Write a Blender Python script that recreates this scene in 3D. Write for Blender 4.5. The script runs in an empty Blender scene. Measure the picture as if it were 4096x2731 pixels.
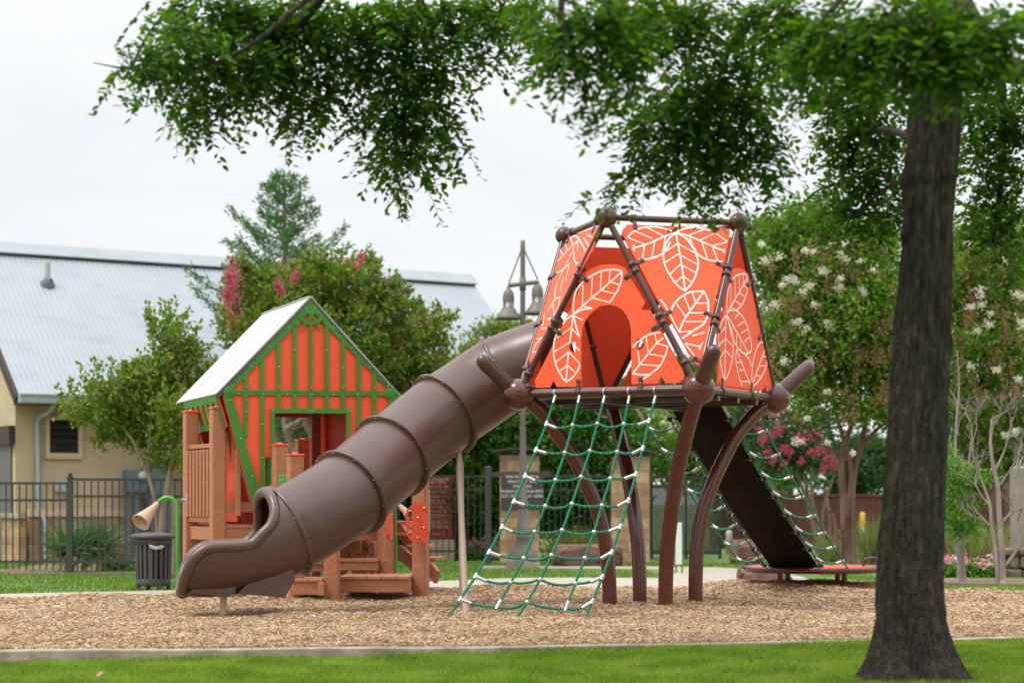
import bpy, bmesh, math
import numpy as np
from mathutils import Vector, Matrix, noise
from mathutils.geometry import tessellate_polygon

SC = bpy.context.scene
COL = SC.collection
R_ = math.radians
rng = np.random.default_rng(7)

# ------------------------------------------------------------------ camera
FPX, HV, CH = 7964.0, 2010.0, 1.0      # 70 mm lens in photo pixels, horizon row, eye height
cam_d = bpy.data.cameras.new('camera'); cam = bpy.data.objects.new('camera', cam_d); COL.objects.link(cam)
cam.location = (0, 0, CH); cam.rotation_euler = (R_(90), 0, 0)
cam_d.lens = 70.0; cam_d.sensor_width = 36.0; cam_d.shift_y = (HV - 1365.5) / 4096.0
cam_d.clip_end = 2000; cam_d.clip_start = .1
cam_d.dof.use_dof = True; cam_d.dof.focus_distance = 18.0; cam_d.dof.aperture_fstop = 1.7
SC.camera = cam

# ------------------------------------------------------------------ world and sun (bright overcast)
SUN_EL, SUN_AZ = 58.0, -112.0          # azimuth from +Y, clockwise; negative = left of the view
w = bpy.data.worlds.new('World'); SC.world = w; w.use_nodes = True
nt = w.node_tree; nt.nodes.clear()
N = nt.nodes.new; LK = nt.links.new
out = N('ShaderNodeOutputWorld'); mix = N('ShaderNodeMixShader')
sky = N('ShaderNodeTexSky'); sky.sky_type = 'NISHITA'; sky.sun_disc = False
sky.sun_elevation = R_(SUN_EL); sky.sun_rotation = R_(SUN_AZ); sky.dust_density = 3.0
b1 = N('ShaderNodeBackground'); b1.inputs[1].default_value = 0.11; LK(sky.outputs[0], b1.inputs[0])
tc = N('ShaderNodeTexCoord'); mp = N('ShaderNodeMapping'); mp.inputs['Scale'].default_value = (1, 1, 3.2)
LK(tc.outputs['Generated'], mp.inputs[0])
nz = N('ShaderNodeTexNoise'); nz.inputs['Scale'].default_value = 5.0; nz.inputs['Detail'].default_value = 6; nz.inputs['Roughness'].default_value = .52
LK(mp.outputs[0], nz.inputs['Vector'])
cr = N('ShaderNodeValToRGB')
cr.color_ramp.elements[0].position = .36; cr.color_ramp.elements[0].color = (.855, .89, .925, 1)
cr.color_ramp.elements[1].position = .60; cr.color_ramp.elements[1].color = (.965, .972, .975, 1)
LK(nz.outputs[0], cr.inputs[0])
b2 = N('ShaderNodeBackground'); LK(cr.outputs[0], b2.inputs[0])
sz_ = N('ShaderNodeSeparateXYZ'); LK(tc.outputs['Generated'], sz_.inputs[0])   # an overcast sky is about twice as bright overhead
mr = N('ShaderNodeMapRange'); LK(sz_.outputs[2], mr.inputs[0]); mr.inputs[1].default_value = .22; mr.inputs[2].default_value = .95; mr.inputs[3].default_value = 1.0; mr.inputs[4].default_value = 2.5; LK(mr.outputs[0], b2.inputs[1])
mix.inputs[0].default_value = .93
LK(b1.outputs[0], mix.inputs[1]); LK(b2.outputs[0], mix.inputs[2]); LK(mix.outputs[0], out.inputs[0])
sd = bpy.data.lights.new('sun', 'SUN'); sd.energy = 1.7; sd.angle = R_(14); sd.color = (1, .965, .91)
so = bpy.data.objects.new('sun', sd); COL.objects.link(so)
az, el = R_(SUN_AZ), R_(SUN_EL)
sv = Vector((math.sin(az) * math.cos(el), math.cos(az) * math.cos(el), math.sin(el)))
so.rotation_euler = sv.to_track_quat('Z', 'Y').to_euler(); so.location = (-8, -6, 14)
SC.view_settings.view_transform = 'Standard'; SC.view_settings.look = 'None'
SC.view_settings.exposure = 0.10; SC.view_settings.gamma = 1.0; SC.view_settings.use_curve_mapping = False
SC.cycles.use_denoising = True
SC.cycles.max_bounces = 7; SC.cycles.transparent_max_bounces = 8
SC.cycles.sample_clamp_indirect = 6.0

# ------------------------------------------------------------------ helpers
def P(u, v, d):                         # a photo pixel at distance d along the view, as a world point
    return Vector(((u - 2048) / FPX * d, d, CH + (HV - v) / FPX * d))
def V2(x, y, d):                        # the same from the 2352-wide view of the photo
    return P(x * 1.7415, y * 1.7415, d)
def crop(ox, oy, s):
    return lambda x, y: (ox + x / s, oy + y / s)
C3, C4, C5, C6 = crop(650, 1150, 1.96), crop(650, 1850, 2.045), crop(1800, 780, 1.7425), crop(2400, 780, 1.742)
C7, C8, CT, C2 = crop(1700, 1500, 1.493), crop(2500, 1500, 1.568), crop(2100, 850, 2.091), crop(0, 1700, 1.96)

MATS = {}
def principled(name, col, rough=.5, metal=0., coat=0., spec=.5):
    m = bpy.data.materials.new(name); m.use_nodes = True
    b = m.node_tree.nodes['Principled BSDF']
    b.inputs['Base Color'].default_value = (*col, 1); b.inputs['Roughness'].default_value = rough
    b.inputs['Metallic'].default_value = metal; b.inputs['Coat Weight'].default_value = coat
    b.inputs['Specular IOR Level'].default_value = spec
    MATS[name] = m
    return m, b
def mat_noise(name, c1, c2, scale=8, rough=.5, bump=0., bscale=None, coat=0., metal=0., stretch=None, detail=5, lo=.35, hi=.65, spec=.5, c3=None):
    m, b = principled(name, c1, rough, metal, coat, spec)
    t = m.node_tree; n = t.nodes.new; l = t.links.new
    co = n('ShaderNodeTexCoord'); mpg = n('ShaderNodeMapping')
    mpg.inputs['Scale'].default_value = stretch or (1, 1, 1); l(co.outputs['Object'], mpg.inputs[0])
    z = n('ShaderNodeTexNoise'); z.inputs['Scale'].default_value = scale; z.inputs['Detail'].default_value = detail
    l(mpg.outputs[0], z.inputs['Vector'])
    r = n('ShaderNodeValToRGB'); e = r.color_ramp.elements
    e[0].position = lo; e[0].color = (*c1, 1); e[1].position = hi; e[1].color = (*c2, 1)
    if c3:
        x = r.color_ramp.elements.new((lo + hi) / 2); x.color = (*c3, 1)
    l(z.outputs[0], r.inputs[0]); l(r.outputs[0], b.inputs['Base Color'])
    if bump:
        z2 = n('ShaderNodeTexNoise'); z2.inputs['Scale'].default_value = bscale or scale * 4; z2.inputs['Detail'].default_value = 4
        l(mpg.outputs[0], z2.inputs['Vector'])
        bp = n('ShaderNodeBump'); bp.inputs['Strength'].default_value = bump; bp.inputs['Distance'].default_value = .01
        l(z2.outputs[0], bp.inputs['Height']); l(bp.outputs[0], b.inputs['Normal'])
    return m
def mat_leaf(name, cols, trans=.35, rough=.45, spec=.35, patch=0.):
    """leaf cards: colour varies leaf by leaf, with some light through the blade"""
    m, b = principled(name, cols[0], rough, spec=spec)
    t = m.node_tree; n = t.nodes.new; l = t.links.new
    g = n('ShaderNodeNewGeometry'); r = n('ShaderNodeValToRGB'); r.color_ramp.interpolation = 'LINEAR'
    e = r.color_ramp.elements
    e[0].color = (*cols[0], 1); e[1].color = (*cols[-1], 1)
    for i, c in enumerate(cols[1:-1]):
        x = e.new((i + 1) / (len(cols) - 1)); x.color = (*c, 1)
    if patch:
        co = n('ShaderNodeTexCoord'); z = n('ShaderNodeTexNoise'); z.inputs['Scale'].default_value = 2.2; z.inputs['Detail'].default_value = 5; l(co.outputs['Object'], z.inputs['Vector'])
        mr_ = n('ShaderNodeMapRange'); mr_.inputs[1].default_value = .32; mr_.inputs[2].default_value = .68; l(z.outputs[0], mr_.inputs[0])
        mx_ = n('ShaderNodeMix'); mx_.inputs[0].default_value = patch; l(g.outputs['Random Per Island'], mx_.inputs[2]); l(mr_.outputs[0], mx_.inputs[3]); l(mx_.outputs[0], r.inputs[0])
    else: l(g.outputs['Random Per Island'], r.inputs[0])
    l(r.outputs[0], b.inputs['Base Color'])
    tr = n('ShaderNodeBsdfTranslucent'); hs = n('ShaderNodeHueSaturation'); hs.inputs['Value'].default_value = 1.5; hs.inputs['Saturation'].default_value = 1.1
    l(r.outputs[0], hs.inputs['Color']); l(hs.outputs[0], tr.inputs[0])
    mx = n('ShaderNodeMixShader'); mx.inputs[0].default_value = trans
    o = t.nodes['Material Output']; l(b.outputs[0], mx.inputs[1]); l(tr.outputs[0], mx.inputs[2]); l(mx.outputs[0], o.inputs[0])
    return m

class MB:
    """collects shapes, then links them as ONE mesh object"""
    def __init__(s): s.v = []; s.f = []; s.sm = []
    def add(s, verts, faces, smooth=False):
        o = len(s.v); s.v += [tuple(x) for x in verts]; s.f += [tuple(o + i for i in f) for f in faces]; s.sm += [smooth] * len(faces)
        return s
    def box(s, c, size, M=None, bev=0.):
        cx, cy, cz = c; hx, hy, hz = size[0] / 2, size[1] / 2, size[2] / 2
        if bev <= 0:
            v = [Vector((x * hx, y * hy, z * hz)) for x in (-1, 1) for y in (-1, 1) for z in (-1, 1)]
            f = [(0, 1, 3, 2), (4, 6, 7, 5), (0, 4, 5, 1), (2, 3, 7, 6), (0, 2, 6, 4), (1, 5, 7, 3)]
        else:
            bm = bmesh.new(); bmesh.ops.create_cube(bm, size=1)
            for q in bm.verts: q.co = Vector((q.co.x * 2 * hx, q.co.y * 2 * hy, q.co.z * 2 * hz))
            bmesh.ops.bevel(bm, geom=list(bm.edges), offset=min(bev, hx * .9, hy * .9, hz * .9), segments=1, affect='EDGES')
            bm.verts.index_update(); v = [q.co.copy() for q in bm.verts]; f = [[q.index for q in fa.verts] for fa in bm.faces]; bm.free()
        if M is not None: v = [M @ q for q in v]
        s.add([q + Vector(c) for q in v], f); return s
    def beam(s, a, b, wdt, hgt, up=(0, 0, 1), bev=0.):
        a, b = Vector(a), Vector(b); d = (b - a); L = d.length; x = d.normalized(); u = Vector(up)
        y = u.cross(x).normalized(); z = x.cross(y)
        M = Matrix((x, y, z)).transposed()
        return s.box((a + b) / 2, (L, wdt, hgt), M, bev)
    def tube(s, pts, r, n=12, caps=True, smooth=True, close=False, fl=1.):
        pts = [Vector(p) for p in pts]; k = len(pts); rs = r if hasattr(r, '__len__') else [r] * k
        T = []
        for i in range(k):
            a = pts[(i - 1) % k] if (close or i > 0) else pts[i]; b = pts[(i + 1) % k] if (close or i < k - 1) else pts[i]
            T.append((b - a).normalized())
        ref = Vector((0, 0, 1)) if abs(T[0].z) < .9 else Vector((1, 0, 0))
        x = T[0].cross(ref).normalized(); V = []
        for i in range(k):
            x = (x - T[i] * x.dot(T[i])).normalized(); y = T[i].cross(x)
            for j in range(n):
                a = 2 * math.pi * j / n; V.append(pts[i] + (x * math.cos(a) + y * math.sin(a) * fl) * rs[i])
        F = []
        for i in range(k if close else k - 1):
            for j in range(n):
                a, b = i * n + j, i * n + (j + 1) % n; c = ((i + 1) % k) * n
                F.append((a, b, c + (j + 1) % n, c + j))
        s.add(V, F, smooth)
        if caps and not close:
            s.add(V[:n], [tuple(range(n))[::-1]]); s.add(V[-n:], [tuple(range(n))])
        return s
    def lathe(s, prof, c=(0, 0, 0), axis=(0, 0, 1), n=24, smooth=True):
        ax = Vector(axis).normalized(); ref = Vector((0, 0, 1)) if abs(ax.z) < .9 else Vector((1, 0, 0))
        x = ax.cross(ref).normalized(); y = ax.cross(x); c = Vector(c)
        V = [c + ax * h + (x * math.cos(2 * math.pi * j / n) + y * math.sin(2 * math.pi * j / n)) * max(r, 1e-4) for r, h in prof for j in range(n)]
        F = [(i * n + j, i * n + (j + 1) % n, (i + 1) * n + (j + 1) % n, (i + 1) * n + j) for i in range(len(prof) - 1) for j in range(n)]
        s.add(V, F, smooth); return s
    def ball(s, c, r, n=20):
        m = n // 2
        return s.lathe([(r * math.sin(math.pi * i / m), -r * math.cos(math.pi * i / m)) for i in range(m + 1)], c, n=n)
    def prism(s, outer, holes, fr, th, z0=0.):
        """outer, holes: 2-D outlines in the frame fr = (origin, x axis, y axis, normal); th thick along the normal from z0"""
        o, X, Y, Z = fr; loops = [outer] + list(holes or [])
        tri = tessellate_polygon([[Vector((a, b, 0)) for a, b in l] for l in loops])
        flat = [q for l in loops for q in l]; k = len(flat)
        V = [o + X * a + Y * b + Z * z0 for a, b in flat] + [o + X * a + Y * b + Z * (z0 + th) for a, b in flat]
        F = [tuple(t) for t in tri] + [tuple(i + k for i in t)[::-1] for t in tri]
        b = 0
        for l in loops:
            m = len(l)
            F += [(b + i, b + (i + 1) % m, b + (i + 1) % m + k, b + i + k) for i in range(m)]
            b += m
        s.add(V, F); return s
    def build(s, name, mat, parent=None, org=None, recalc=True):
        """vertices are given in world space; org or the parent's location becomes the origin"""
        o = Vector(org) if org is not None else (Vector(parent['_o']) if parent is not None and '_o' in parent.keys() else Vector((0, 0, 0)))
        me = bpy.data.meshes.new(name); me.from_pydata([(a - o.x, b - o.y, c - o.z) for a, b, c in s.v], [], s.f)
        me.polygons.foreach_set('use_smooth', s.sm)
        if recalc:
            bm = bmesh.new(); bm.from_mesh(me); bmesh.ops.recalc_face_normals(bm, faces=bm.faces); bm.to_mesh(me); bm.free()
        me.materials.append(MATS[mat]); me.update()
        ob = bpy.data.objects.new(name, me); COL.objects.link(ob)
        if parent is not None:
            ob.parent = parent
            if org is not None:
                ob.location = o - Vector(parent['_o'])
            ob['_o'] = tuple(o)
        else:
            ob.location = o; ob['_o'] = tuple(o)
        return ob

def thing(name, label, cat, loc=(0, 0, 0), group=None, rz=0.):
    o = bpy.data.objects.new(name, None); COL.objects.link(o); o.location = loc; o.rotation_euler = (0, 0, rz)
    o.empty_display_size = .1; o['label'] = label; o['category'] = cat; o['_o'] = tuple(loc) if rz == 0 else (0, 0, 0)
    if group: o['group'] = group
    return o
def tag(o, label, cat, group=None, kind=None):
    o['label'] = label; o['category'] = cat
    if group: o['group'] = group
    if kind: o['kind'] = kind
    return o
def struct(o): o['kind'] = 'structure'; return o

def smooth(pts, sub=6, close=False):
    """Catmull-Rom through points (Vectors or tuples of any size)"""
    p = [np.array(tuple(q), float) for q in pts]; k = len(p); o = []
    for i in range(k if close else k - 1):
        a = p[(i - 1) % k] if (close or i > 0) else 2 * p[0] - p[1]
        b, c = p[i], p[(i + 1) % k]
        d = p[(i + 2) % k] if (close or i < k - 2) else 2 * p[-1] - p[-2]
        for j in range(sub):
            t = j / sub
            o.append(.5 * (2 * b + (c - a) * t + (2 * a - 5 * b + 4 * c - d) * t * t + (3 * b - 3 * c + d - a) * t ** 3))
    if not close: o.append(p[-1])
    return [Vector(q) if len(q) == 3 else tuple(q) for q in o]

HEX = np.array([(0, 0), (.28, .5), (.68, .42), (1, 0), (.68, -.42), (.28, -.5)])
DIA = np.array([(0, 0), (.5, .5), (1, 0), (.5, -.5)])
def cards(name, C, A, Nn, L, Wd, mat, parent=None, shape=HEX, org=None, cup=0.):
    """many small blades (leaves, petals, chips) as one mesh: base point, axis, normal, length, width"""
    C, A, Nn = (np.asarray(q, float) for q in (C, A, Nn)); k = len(C)
    A = A / np.linalg.norm(A, axis=1, keepdims=True); B = np.cross(Nn, A); B /= np.linalg.norm(B, axis=1, keepdims=True) + 1e-9
    Z = np.cross(A, B)
    L = np.broadcast_to(L, (k,)); Wd = np.broadcast_to(Wd, (k,)); m = len(shape)
    V = C[:, None, :] + A[:, None, :] * (shape[None, :, 0, None] * L[:, None, None]) + B[:, None, :] * (shape[None, :, 1, None] * Wd[:, None, None])
    if cup: V += Z[:, None, :] * (np.abs(shape[None, :, 1, None]) * 2 * cup * Wd[:, None, None])
    o = np.array(parent['_o'] if parent is not None else (org if org is not None else (0, 0, 0)), float)
    V = (V - o).reshape(-1, 3)
    me = bpy.data.meshes.new(name); me.vertices.add(k * m); me.vertices.foreach_set('co', V.ravel())
    me.loops.add(k * m); me.loops.foreach_set('vertex_index', np.arange(k * m, dtype=np.int32))
    me.polygons.add(k); me.polygons.foreach_set('loop_start', np.arange(0, k * m, m, dtype=np.int32))
    me.materials.append(MATS[mat]); me.update(calc_edges=True)
    ob = bpy.data.objects.new(name, me); COL.objects.link(ob)
    if parent is not None: ob.parent = parent
    else: ob.location = o
    ob['_o'] = tuple(o)
    return ob
def _dummy(): pass
def unit(a): return a / (np.linalg.norm(a, axis=1, keepdims=True) + 1e-9)
def rdir(k): return unit(rng.normal(size=(k, 3)))

# ------------------------------------------------------------------ materials
mat_noise('grass', (.05, .085, .014), (.085, .135, .018), 1.3, .8, .5, 60, c3=(.125, .235, .035))
mat_noise('grass_front', (.12, .19, .03), (.14, .25, .03), 1.5, .9, .5, 60)
mat_leaf('grass_blade', [(.07, .13, .014), (.11, .20, .018), (.18, .29, .03), (.25, .35, .045), (.33, .36, .08)], .35, .6, patch=.55)
mat_leaf('grass_blade_back', [(.08, .15, .015), (.13, .22, .024), (.18, .28, .036)], .3, .7, patch=.5)
mat_noise('chip_bed', (.28, .18, .105), (.42, .28, .165), 22, .95, .8, 90)
mat_leaf('chip', [(.24, .145, .085), (.50, .33, .18), (.44, .28, .15), (.62, .46, .31), (.36, .23, .13), (.60, .51, .41), (.50, .32, .16), (.56, .39, .23)], 0., .8, .2)
mat_noise('concrete', (.35, .305, .245), (.45, .40, .33), 3, .85, .4, 50)
mat_noise('curb', (.24, .195, .145), (.44, .375, .29), 5, .9, .5, 40)
mat_noise('soil_bed', (.16, .10, .07), (.28, .19, .14), 14, .95, .7, 60)
mat_noise('bark', (.007, .006, .004), (.105, .080, .052), 12, .95, 1., 20, stretch=(3.0, 3.0, .9), lo=.28, hi=.78, c3=(.038, .030, .019))
MATS['bark'].node_tree.nodes['Bump'].inputs['Distance'].default_value = .05
mat_noise('bark_pale', (.22, .15, .11), (.36, .27, .20), 9, .8, .3, 30, stretch=(1, 1, .3))
mat_noise('bark_red', (.11, .045, .028), (.24, .14, .10), 7, .75, .3, 30, stretch=(1, 1, .3))
mat_noise('bark_grey', (.22, .17, .15), (.36, .30, .27), 9, .9, .4, 40, stretch=(1, 1, .4))
mat_noise('brown_steel', (.080, .015, .008), (.092, .018, .010), 2, .2, coat=.4)
mat_noise('brown_bar', (.066, .021, .016), (.076, .025, .019), 2, .33, coat=.2)
mat_noise('slide_plastic', (.074, .033, .021), (.088, .041, .028), 1.6, .36, .03, 60, spec=.7)
def scuffs(name, lift, sc, lo=.60, hi=.72, rough=.6):
    """dusty, scuffed patches: lighter and duller where a stretched noise peaks"""
    t = MATS[name].node_tree; n = t.nodes.new; l = t.links.new; b = t.nodes['Principled BSDF']; src = b.inputs['Base Color'].links[0].from_socket
    co = n('ShaderNodeTexCoord'); mpp = n('ShaderNodeMapping'); mpp.inputs['Rotation'].default_value = (0, .7, .3); mpp.inputs['Scale'].default_value = (sc * .35, sc, sc * 1.6); l(co.outputs['Object'], mpp.inputs[0])
    z = n('ShaderNodeTexNoise'); z.inputs['Scale'].default_value = 1; z.inputs['Detail'].default_value = 9; z.inputs['Roughness'].default_value = .68; l(mpp.outputs[0], z.inputs['Vector'])
    m_ = n('ShaderNodeMapRange'); m_.inputs[1].default_value = lo; m_.inputs[2].default_value = hi; m_.inputs[4].default_value = .55; l(z.outputs[0], m_.inputs[0])
    x = n('ShaderNodeMix'); x.data_type = 'RGBA'; l(m_.outputs[0], x.inputs['Factor']); l(src, x.inputs[6]); x.inputs[7].default_value = (*lift, 1); l(x.outputs[2], b.inputs['Base Color'])
    r_ = n('ShaderNodeMapRange'); r_.inputs[3].default_value = b.inputs['Roughness'].default_value; r_.inputs[4].default_value = rough; l(m_.outputs[0], r_.inputs[0]); l(r_.outputs[0], b.inputs['Roughness'])
scuffs('slide_plastic', (.17, .10, .075), 5)
mat_noise('orange_plastic', (.90, .115, .045), (.94, .125, .05), 3, .55, .04, 300, spec=.25)
scuffs('orange_plastic', (.80, .17, .09), 6, .55, .75, .7)
principled('leaf_line', (.80, .78, .74), .5)
mat_noise('green_plastic', (.045, .225, .024), (.055, .25, .03), 3, .42, .04, 250)
mat_noise('lime_metal', (.05, .36, .035), (.055, .40, .04), 3, .3, coat=.4)
mat_noise('timber_plastic', (.36, .128, .058), (.48, .20, .105), 55, .62, .25, 160, lo=.3, hi=.7, detail=7)
scuffs('timber_plastic', (.52, .31, .20), 7, .52, .72, .8)
mat_noise('cap_orange', (.78, .085, .03), (.84, .10, .035), 3, .35)
mat_noise('roof_board', (.47, .47, .465), (.53, .53, .525), 2, .6, .1, 80)
scuffs('roof_board', (.36, .355, .34), 5, .50, .75, .8)
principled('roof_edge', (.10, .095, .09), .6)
mat_noise('dark_rubber', (.008, .0045, .003), (.013, .008, .005), 3, .9, .1, 120, spec=.15)
principled('black_clamp', (.008, .008, .008), .35)
principled('aluminium', (.50, .50, .50), .32, .8)
principled('steel_bolt', (.55, .55, .53), .3, .8)
mat_noise('tan_pole', (.44, .33, .24), (.50, .38, .28), 4, .4, coat=.3)
mat_noise('tan_horn', (.48, .33, .23), (.55, .39, .28), 5, .5, .05, 200)
m = mat_noise('rope', (.004, .175, .085), (.008, .225, .11), 60, .6)
t = m.node_tree; wv = t.nodes.new('ShaderNodeTexWave'); wv.wave_type = 'BANDS'; wv.bands_direction = 'DIAGONAL'; wv.inputs['Scale'].default_value = 22
co = t.nodes.new('ShaderNodeTexCoord'); t.links.new(co.outputs['Object'], wv.inputs['Vector'])
bp = t.nodes.new('ShaderNodeBump'); bp.inputs['Strength'].default_value = 1.; bp.inputs['Distance'].default_value = .006
t.links.new(wv.outputs['Fac'], bp.inputs['Height']); t.links.new(bp.outputs[0], t.nodes['Principled BSDF'].inputs['Normal'])
mat_noise('stucco', (.50, .385, .255), (.56, .43, .29), 3, .9, .2, 120)
scuffs('stucco', (.40, .30, .19), 1.2, .5, .75, .9)
mat_noise('stucco_trim', (.56, .43, .29), (.60, .46, .32), 4, .9, .2, 120)
mat_noise('metal_roof', (.32, .355, .38), (.35, .38, .41), 1.2, .5, .03, 20, metal=.15)
scuffs('metal_roof', (.23, .255, .275), 2, .5, .75, .6)
mat_noise('gutter', (.30, .36, .38), (.36, .42, .44), 3, .4, metal=.2)
principled('dark_brown', (.045, .028, .026), .7)
principled('louvre', (.022, .018, .019), .5)
principled('door_grey', (.115, .10, .10), .5)
mat_noise('iron_fence', (.042, .046, .042), (.055, .06, .055), 6, .5)
mat_noise('lamp_metal', (.135, .115, .10), (.17, .15, .135), 5, .5)
principled('lamp_glass', (.75, .73, .68), .3)
mat_noise('bin_grey', (.060, .058, .062), (.078, .075, .08), 8, .5)
principled('bin_dark', (.02, .02, .02), .6)
principled('bag', (.6, .6, .62), .4)
principled('sign_grey', (.062, .054, .052), .5)
principled('sign_white', (.75, .75, .73), .6)
principled('sign_red', (.30, .022, .02), .5)
principled('sign_tan', (.52, .33, .20), .6)
principled('blue_grey', (.115, .16, .195), .45)
principled('meter_face', (.45, .46, .42), .3)
principled('box_grey', (.42, .43, .40), .5)
mat_noise('wood_fence', (.105, .035, .024), (.17, .06, .042), 5, .85, .3, 30, stretch=(6, 6, .4))
principled('bollard_yellow', (.75, .42, .02), .5)
mat_noise('boulder', (.13, .065, .05), (.24, .14, .11), 4, .9, .8, 12)
mat_noise('wall_stone', (.10, .075, .05), (.22, .17, .12), 4, .9, .8, 18)
mat_noise('grey_slab', (.24, .21, .17), (.32, .28, .23), 3, .9, .4, 30)
# coursed stone: a brick texture whose blocks vary in colour
def mat_stone(name, c1, c2, mortar, scale, rh=.22, bw=.45):
    m, b = principled(name, c1, .9)
    t = m.node_tree; n = t.nodes.new; l = t.links.new
    co = n('ShaderNodeTexCoord'); sp = n('ShaderNodeSeparateXYZ'); l(co.outputs['Object'], sp.inputs[0])
    ad = n('ShaderNodeMath'); l(sp.outputs[0], ad.inputs[0]); l(sp.outputs[1], ad.inputs[1])
    cb = n('ShaderNodeCombineXYZ'); l(ad.outputs[0], cb.inputs[0]); l(sp.outputs[2], cb.inputs[1])
    br = n('ShaderNodeTexBrick'); br.inputs['Scale'].default_value = scale; br.inputs['Row Height'].default_value = rh; br.inputs['Brick Width'].default_value = bw
    br.inputs['Mortar Size'].default_value = .012; br.inputs['Color1'].default_value = (*c1, 1); br.inputs['Color2'].default_value = (*c2, 1); br.inputs['Mortar'].default_value = (*mortar, 1)
    l(cb.outputs[0], br.inputs['Vector'])
    z = n('ShaderNodeTexNoise'); z.inputs['Scale'].default_value = 5; z.inputs['Detail'].default_value = 6; l(co.outputs['Object'], z.inputs['Vector'])
    mx = n('ShaderNodeMix'); mx.data_type = 'RGBA'; mx.blend_type = 'OVERLAY'; mx.inputs['Factor'].default_value = .7
    l(br.outputs['Color'], mx.inputs[6]); l(z.outputs[0], mx.inputs[7]); l(mx.outputs[2], b.inputs['Base Color'])
    bp = n('ShaderNodeBump'); bp.inputs['Strength'].default_value = .8; bp.inputs['Distance'].default_value = .03
    l(br.outputs['Fac'], bp.inputs['Height']); bp.invert = True; l(bp.outputs[0], b.inputs['Normal'])
mat_stone('pillar_stone', (.58, .40, .24), (.36, .19, .11), (.34, .27, .19), 1.0, .19, .36)
mat_stone('wainscot', (.44, .27, .12), (.30, .17, .09), (.30, .25, .18), 1.0, .15, .33)
mat_leaf('leaf_shade', [(.025, .065, .008), (.04, .10, .012), (.07, .155, .016), (.13, .24, .025)], .48, .6, .15)
mat_leaf('leaf_small_myrtle', [(.10, .19, .025), (.15, .25, .03), (.22, .27, .035), (.09, .17, .03), (.28, .22, .05)], .35)
mat_leaf('leaf_big_myrtle', [(.06, .15, .018), (.10, .20, .02), (.16, .26, .025), (.27, .22, .06), (.08, .17, .02)], .35)
mat_leaf('seed_tips', [(.30, .20, .10), (.36, .20, .12), (.26, .22, .08)], .3)
mat_leaf('leaf_white_myrtle', [(.07, .17, .02), (.12, .24, .025), (.18, .31, .04), (.08, .19, .02), (.27, .24, .05)], .35)
mat_leaf('leaf_cedar', [(.06, .15, .05), (.085, .19, .065), (.12, .24, .07)], .2, .6)
mat_leaf('leaf_evergreen', [(.045, .115, .018), (.065, .155, .02), (.10, .20, .028)], .3, .6)
mat_leaf('leaf_dark', [(.03, .07, .02), (.04, .095, .025), (.06, .12, .03)], .3, .6)
mat_leaf('leaf_fresh', [(.08, .19, .03), (.12, .26, .04), (.16, .31, .05)], .4, .4)
mat_leaf('yucca_blade', [(.10, .19, .07), (.14, .24, .09), (.08, .16, .06)], .2, .5)
mat_leaf('grass_clump', [(.22, .28, .07), (.30, .30, .12), (.14, .22, .05)], .3, .6)
mat_leaf('petal_white', [(.70, .66, .54), (.62, .60, .50), (.78, .75, .66)], .3, .7)
mat_leaf('petal_pink', [(.50, .07, .15), (.62, .16, .26), (.42, .05, .12)], .3, .7)
mat_leaf('petal_mixed', [(.70, .08, .22), (.80, .75, .75), (.72, .30, .42), (.60, .03, .10)], .3, .7)

# ------------------------------------------------------------------ ground
CX = [-8, -3.5, 0, 2.6, 3.9, 8]; CY = [13.1, 13.5, 13.85, 14.5, 14.86, 15.6]           # kerb line
BX = [-8, -5.5, -4.9, -3.6, -1, 0, 1.5, 2.6, 4.0, 4.7, 5.6, 9]; BY = [18.6, 19.7, 20.5, 21.2, 22.6, 23.3, 22.9, 23.9, 24.0, 22.7, 21.8, 20]
def kerb_y(x): return np.interp(x, CX, CY)
def back_y(x): return np.interp(x, BX, BY)
def bump(x, y):
    z = .018 * np.sin(x * 2.1 + 1.3) * np.sin(y * 1.7 + .4) + .012 * np.sin(x * 4.3 + y * 3.1) + .008 * np.sin(7.1 * x - 5.3 * y)
    z = z + .05 * np.exp(-(((x - 3.3) / 1.1) ** 2 + ((y - 23.2) / .8) ** 2))
    for lx, ly, a in ((.91, 18.62, .03), (1.4, 18.35, .02), (1.67, 18.84, .04), (-2.5, 17.35, -.04), (-1.9, 20.0, .05)):
        z = z + a * np.exp(-(((x - lx) / .35) ** 2 + ((y - ly) / .35) ** 2))
    return np.maximum(z + .022, .006) * np.clip((y - kerb_y(x)) / .6, 0, 1) + .001
def ground_z(x, y):
    k = kerb_y(x); f = np.clip((k - .03 - y) / .05, 0, 1)
    side = np.interp(x, [-4, -1, 1, 4], [-.085, -.065, -.03, -.012])
    low = side - .012 * np.clip(k - y, 0, 4)
    return -.012 * (1 - f) + low * f
def grid(name, xs, ys, zf, mat, keep=None):
    X, Y = np.meshgrid(xs, ys); Z = zf(X, Y); nx = len(xs)
    V = np.stack([X, Y, Z], -1).reshape(-1, 3); F = []
    for j in range(len(ys) - 1):
        for i in range(nx - 1):
            if keep is None or keep((xs[i] + xs[i + 1]) / 2, (ys[j] + ys[j + 1]) / 2):
                F.append((j * nx + i, j * nx + i + 1, (j + 1) * nx + i + 1, (j + 1) * nx + i))
    me = bpy.data.meshes.new(name); me.from_pydata(V.tolist(), [], F); me.materials.append(MATS[mat])
    me.polygons.foreach_set('use_smooth', [True] * len(F)); me.update()
    o = bpy.data.objects.new(name, me); COL.objects.link(o); return o
xs = np.concatenate([[-500, -200, -80, -30, -15], np.arange(-9, 9.1, .2), [15, 30, 80, 200, 500]])
ys = np.concatenate([[-60, -10, 0, 5, 8], np.arange(10, 13, .1), np.arange(13, 15.2, .03), np.arange(15.3, 32, 1.), [40, 60, 100, 250, 900]])
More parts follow.
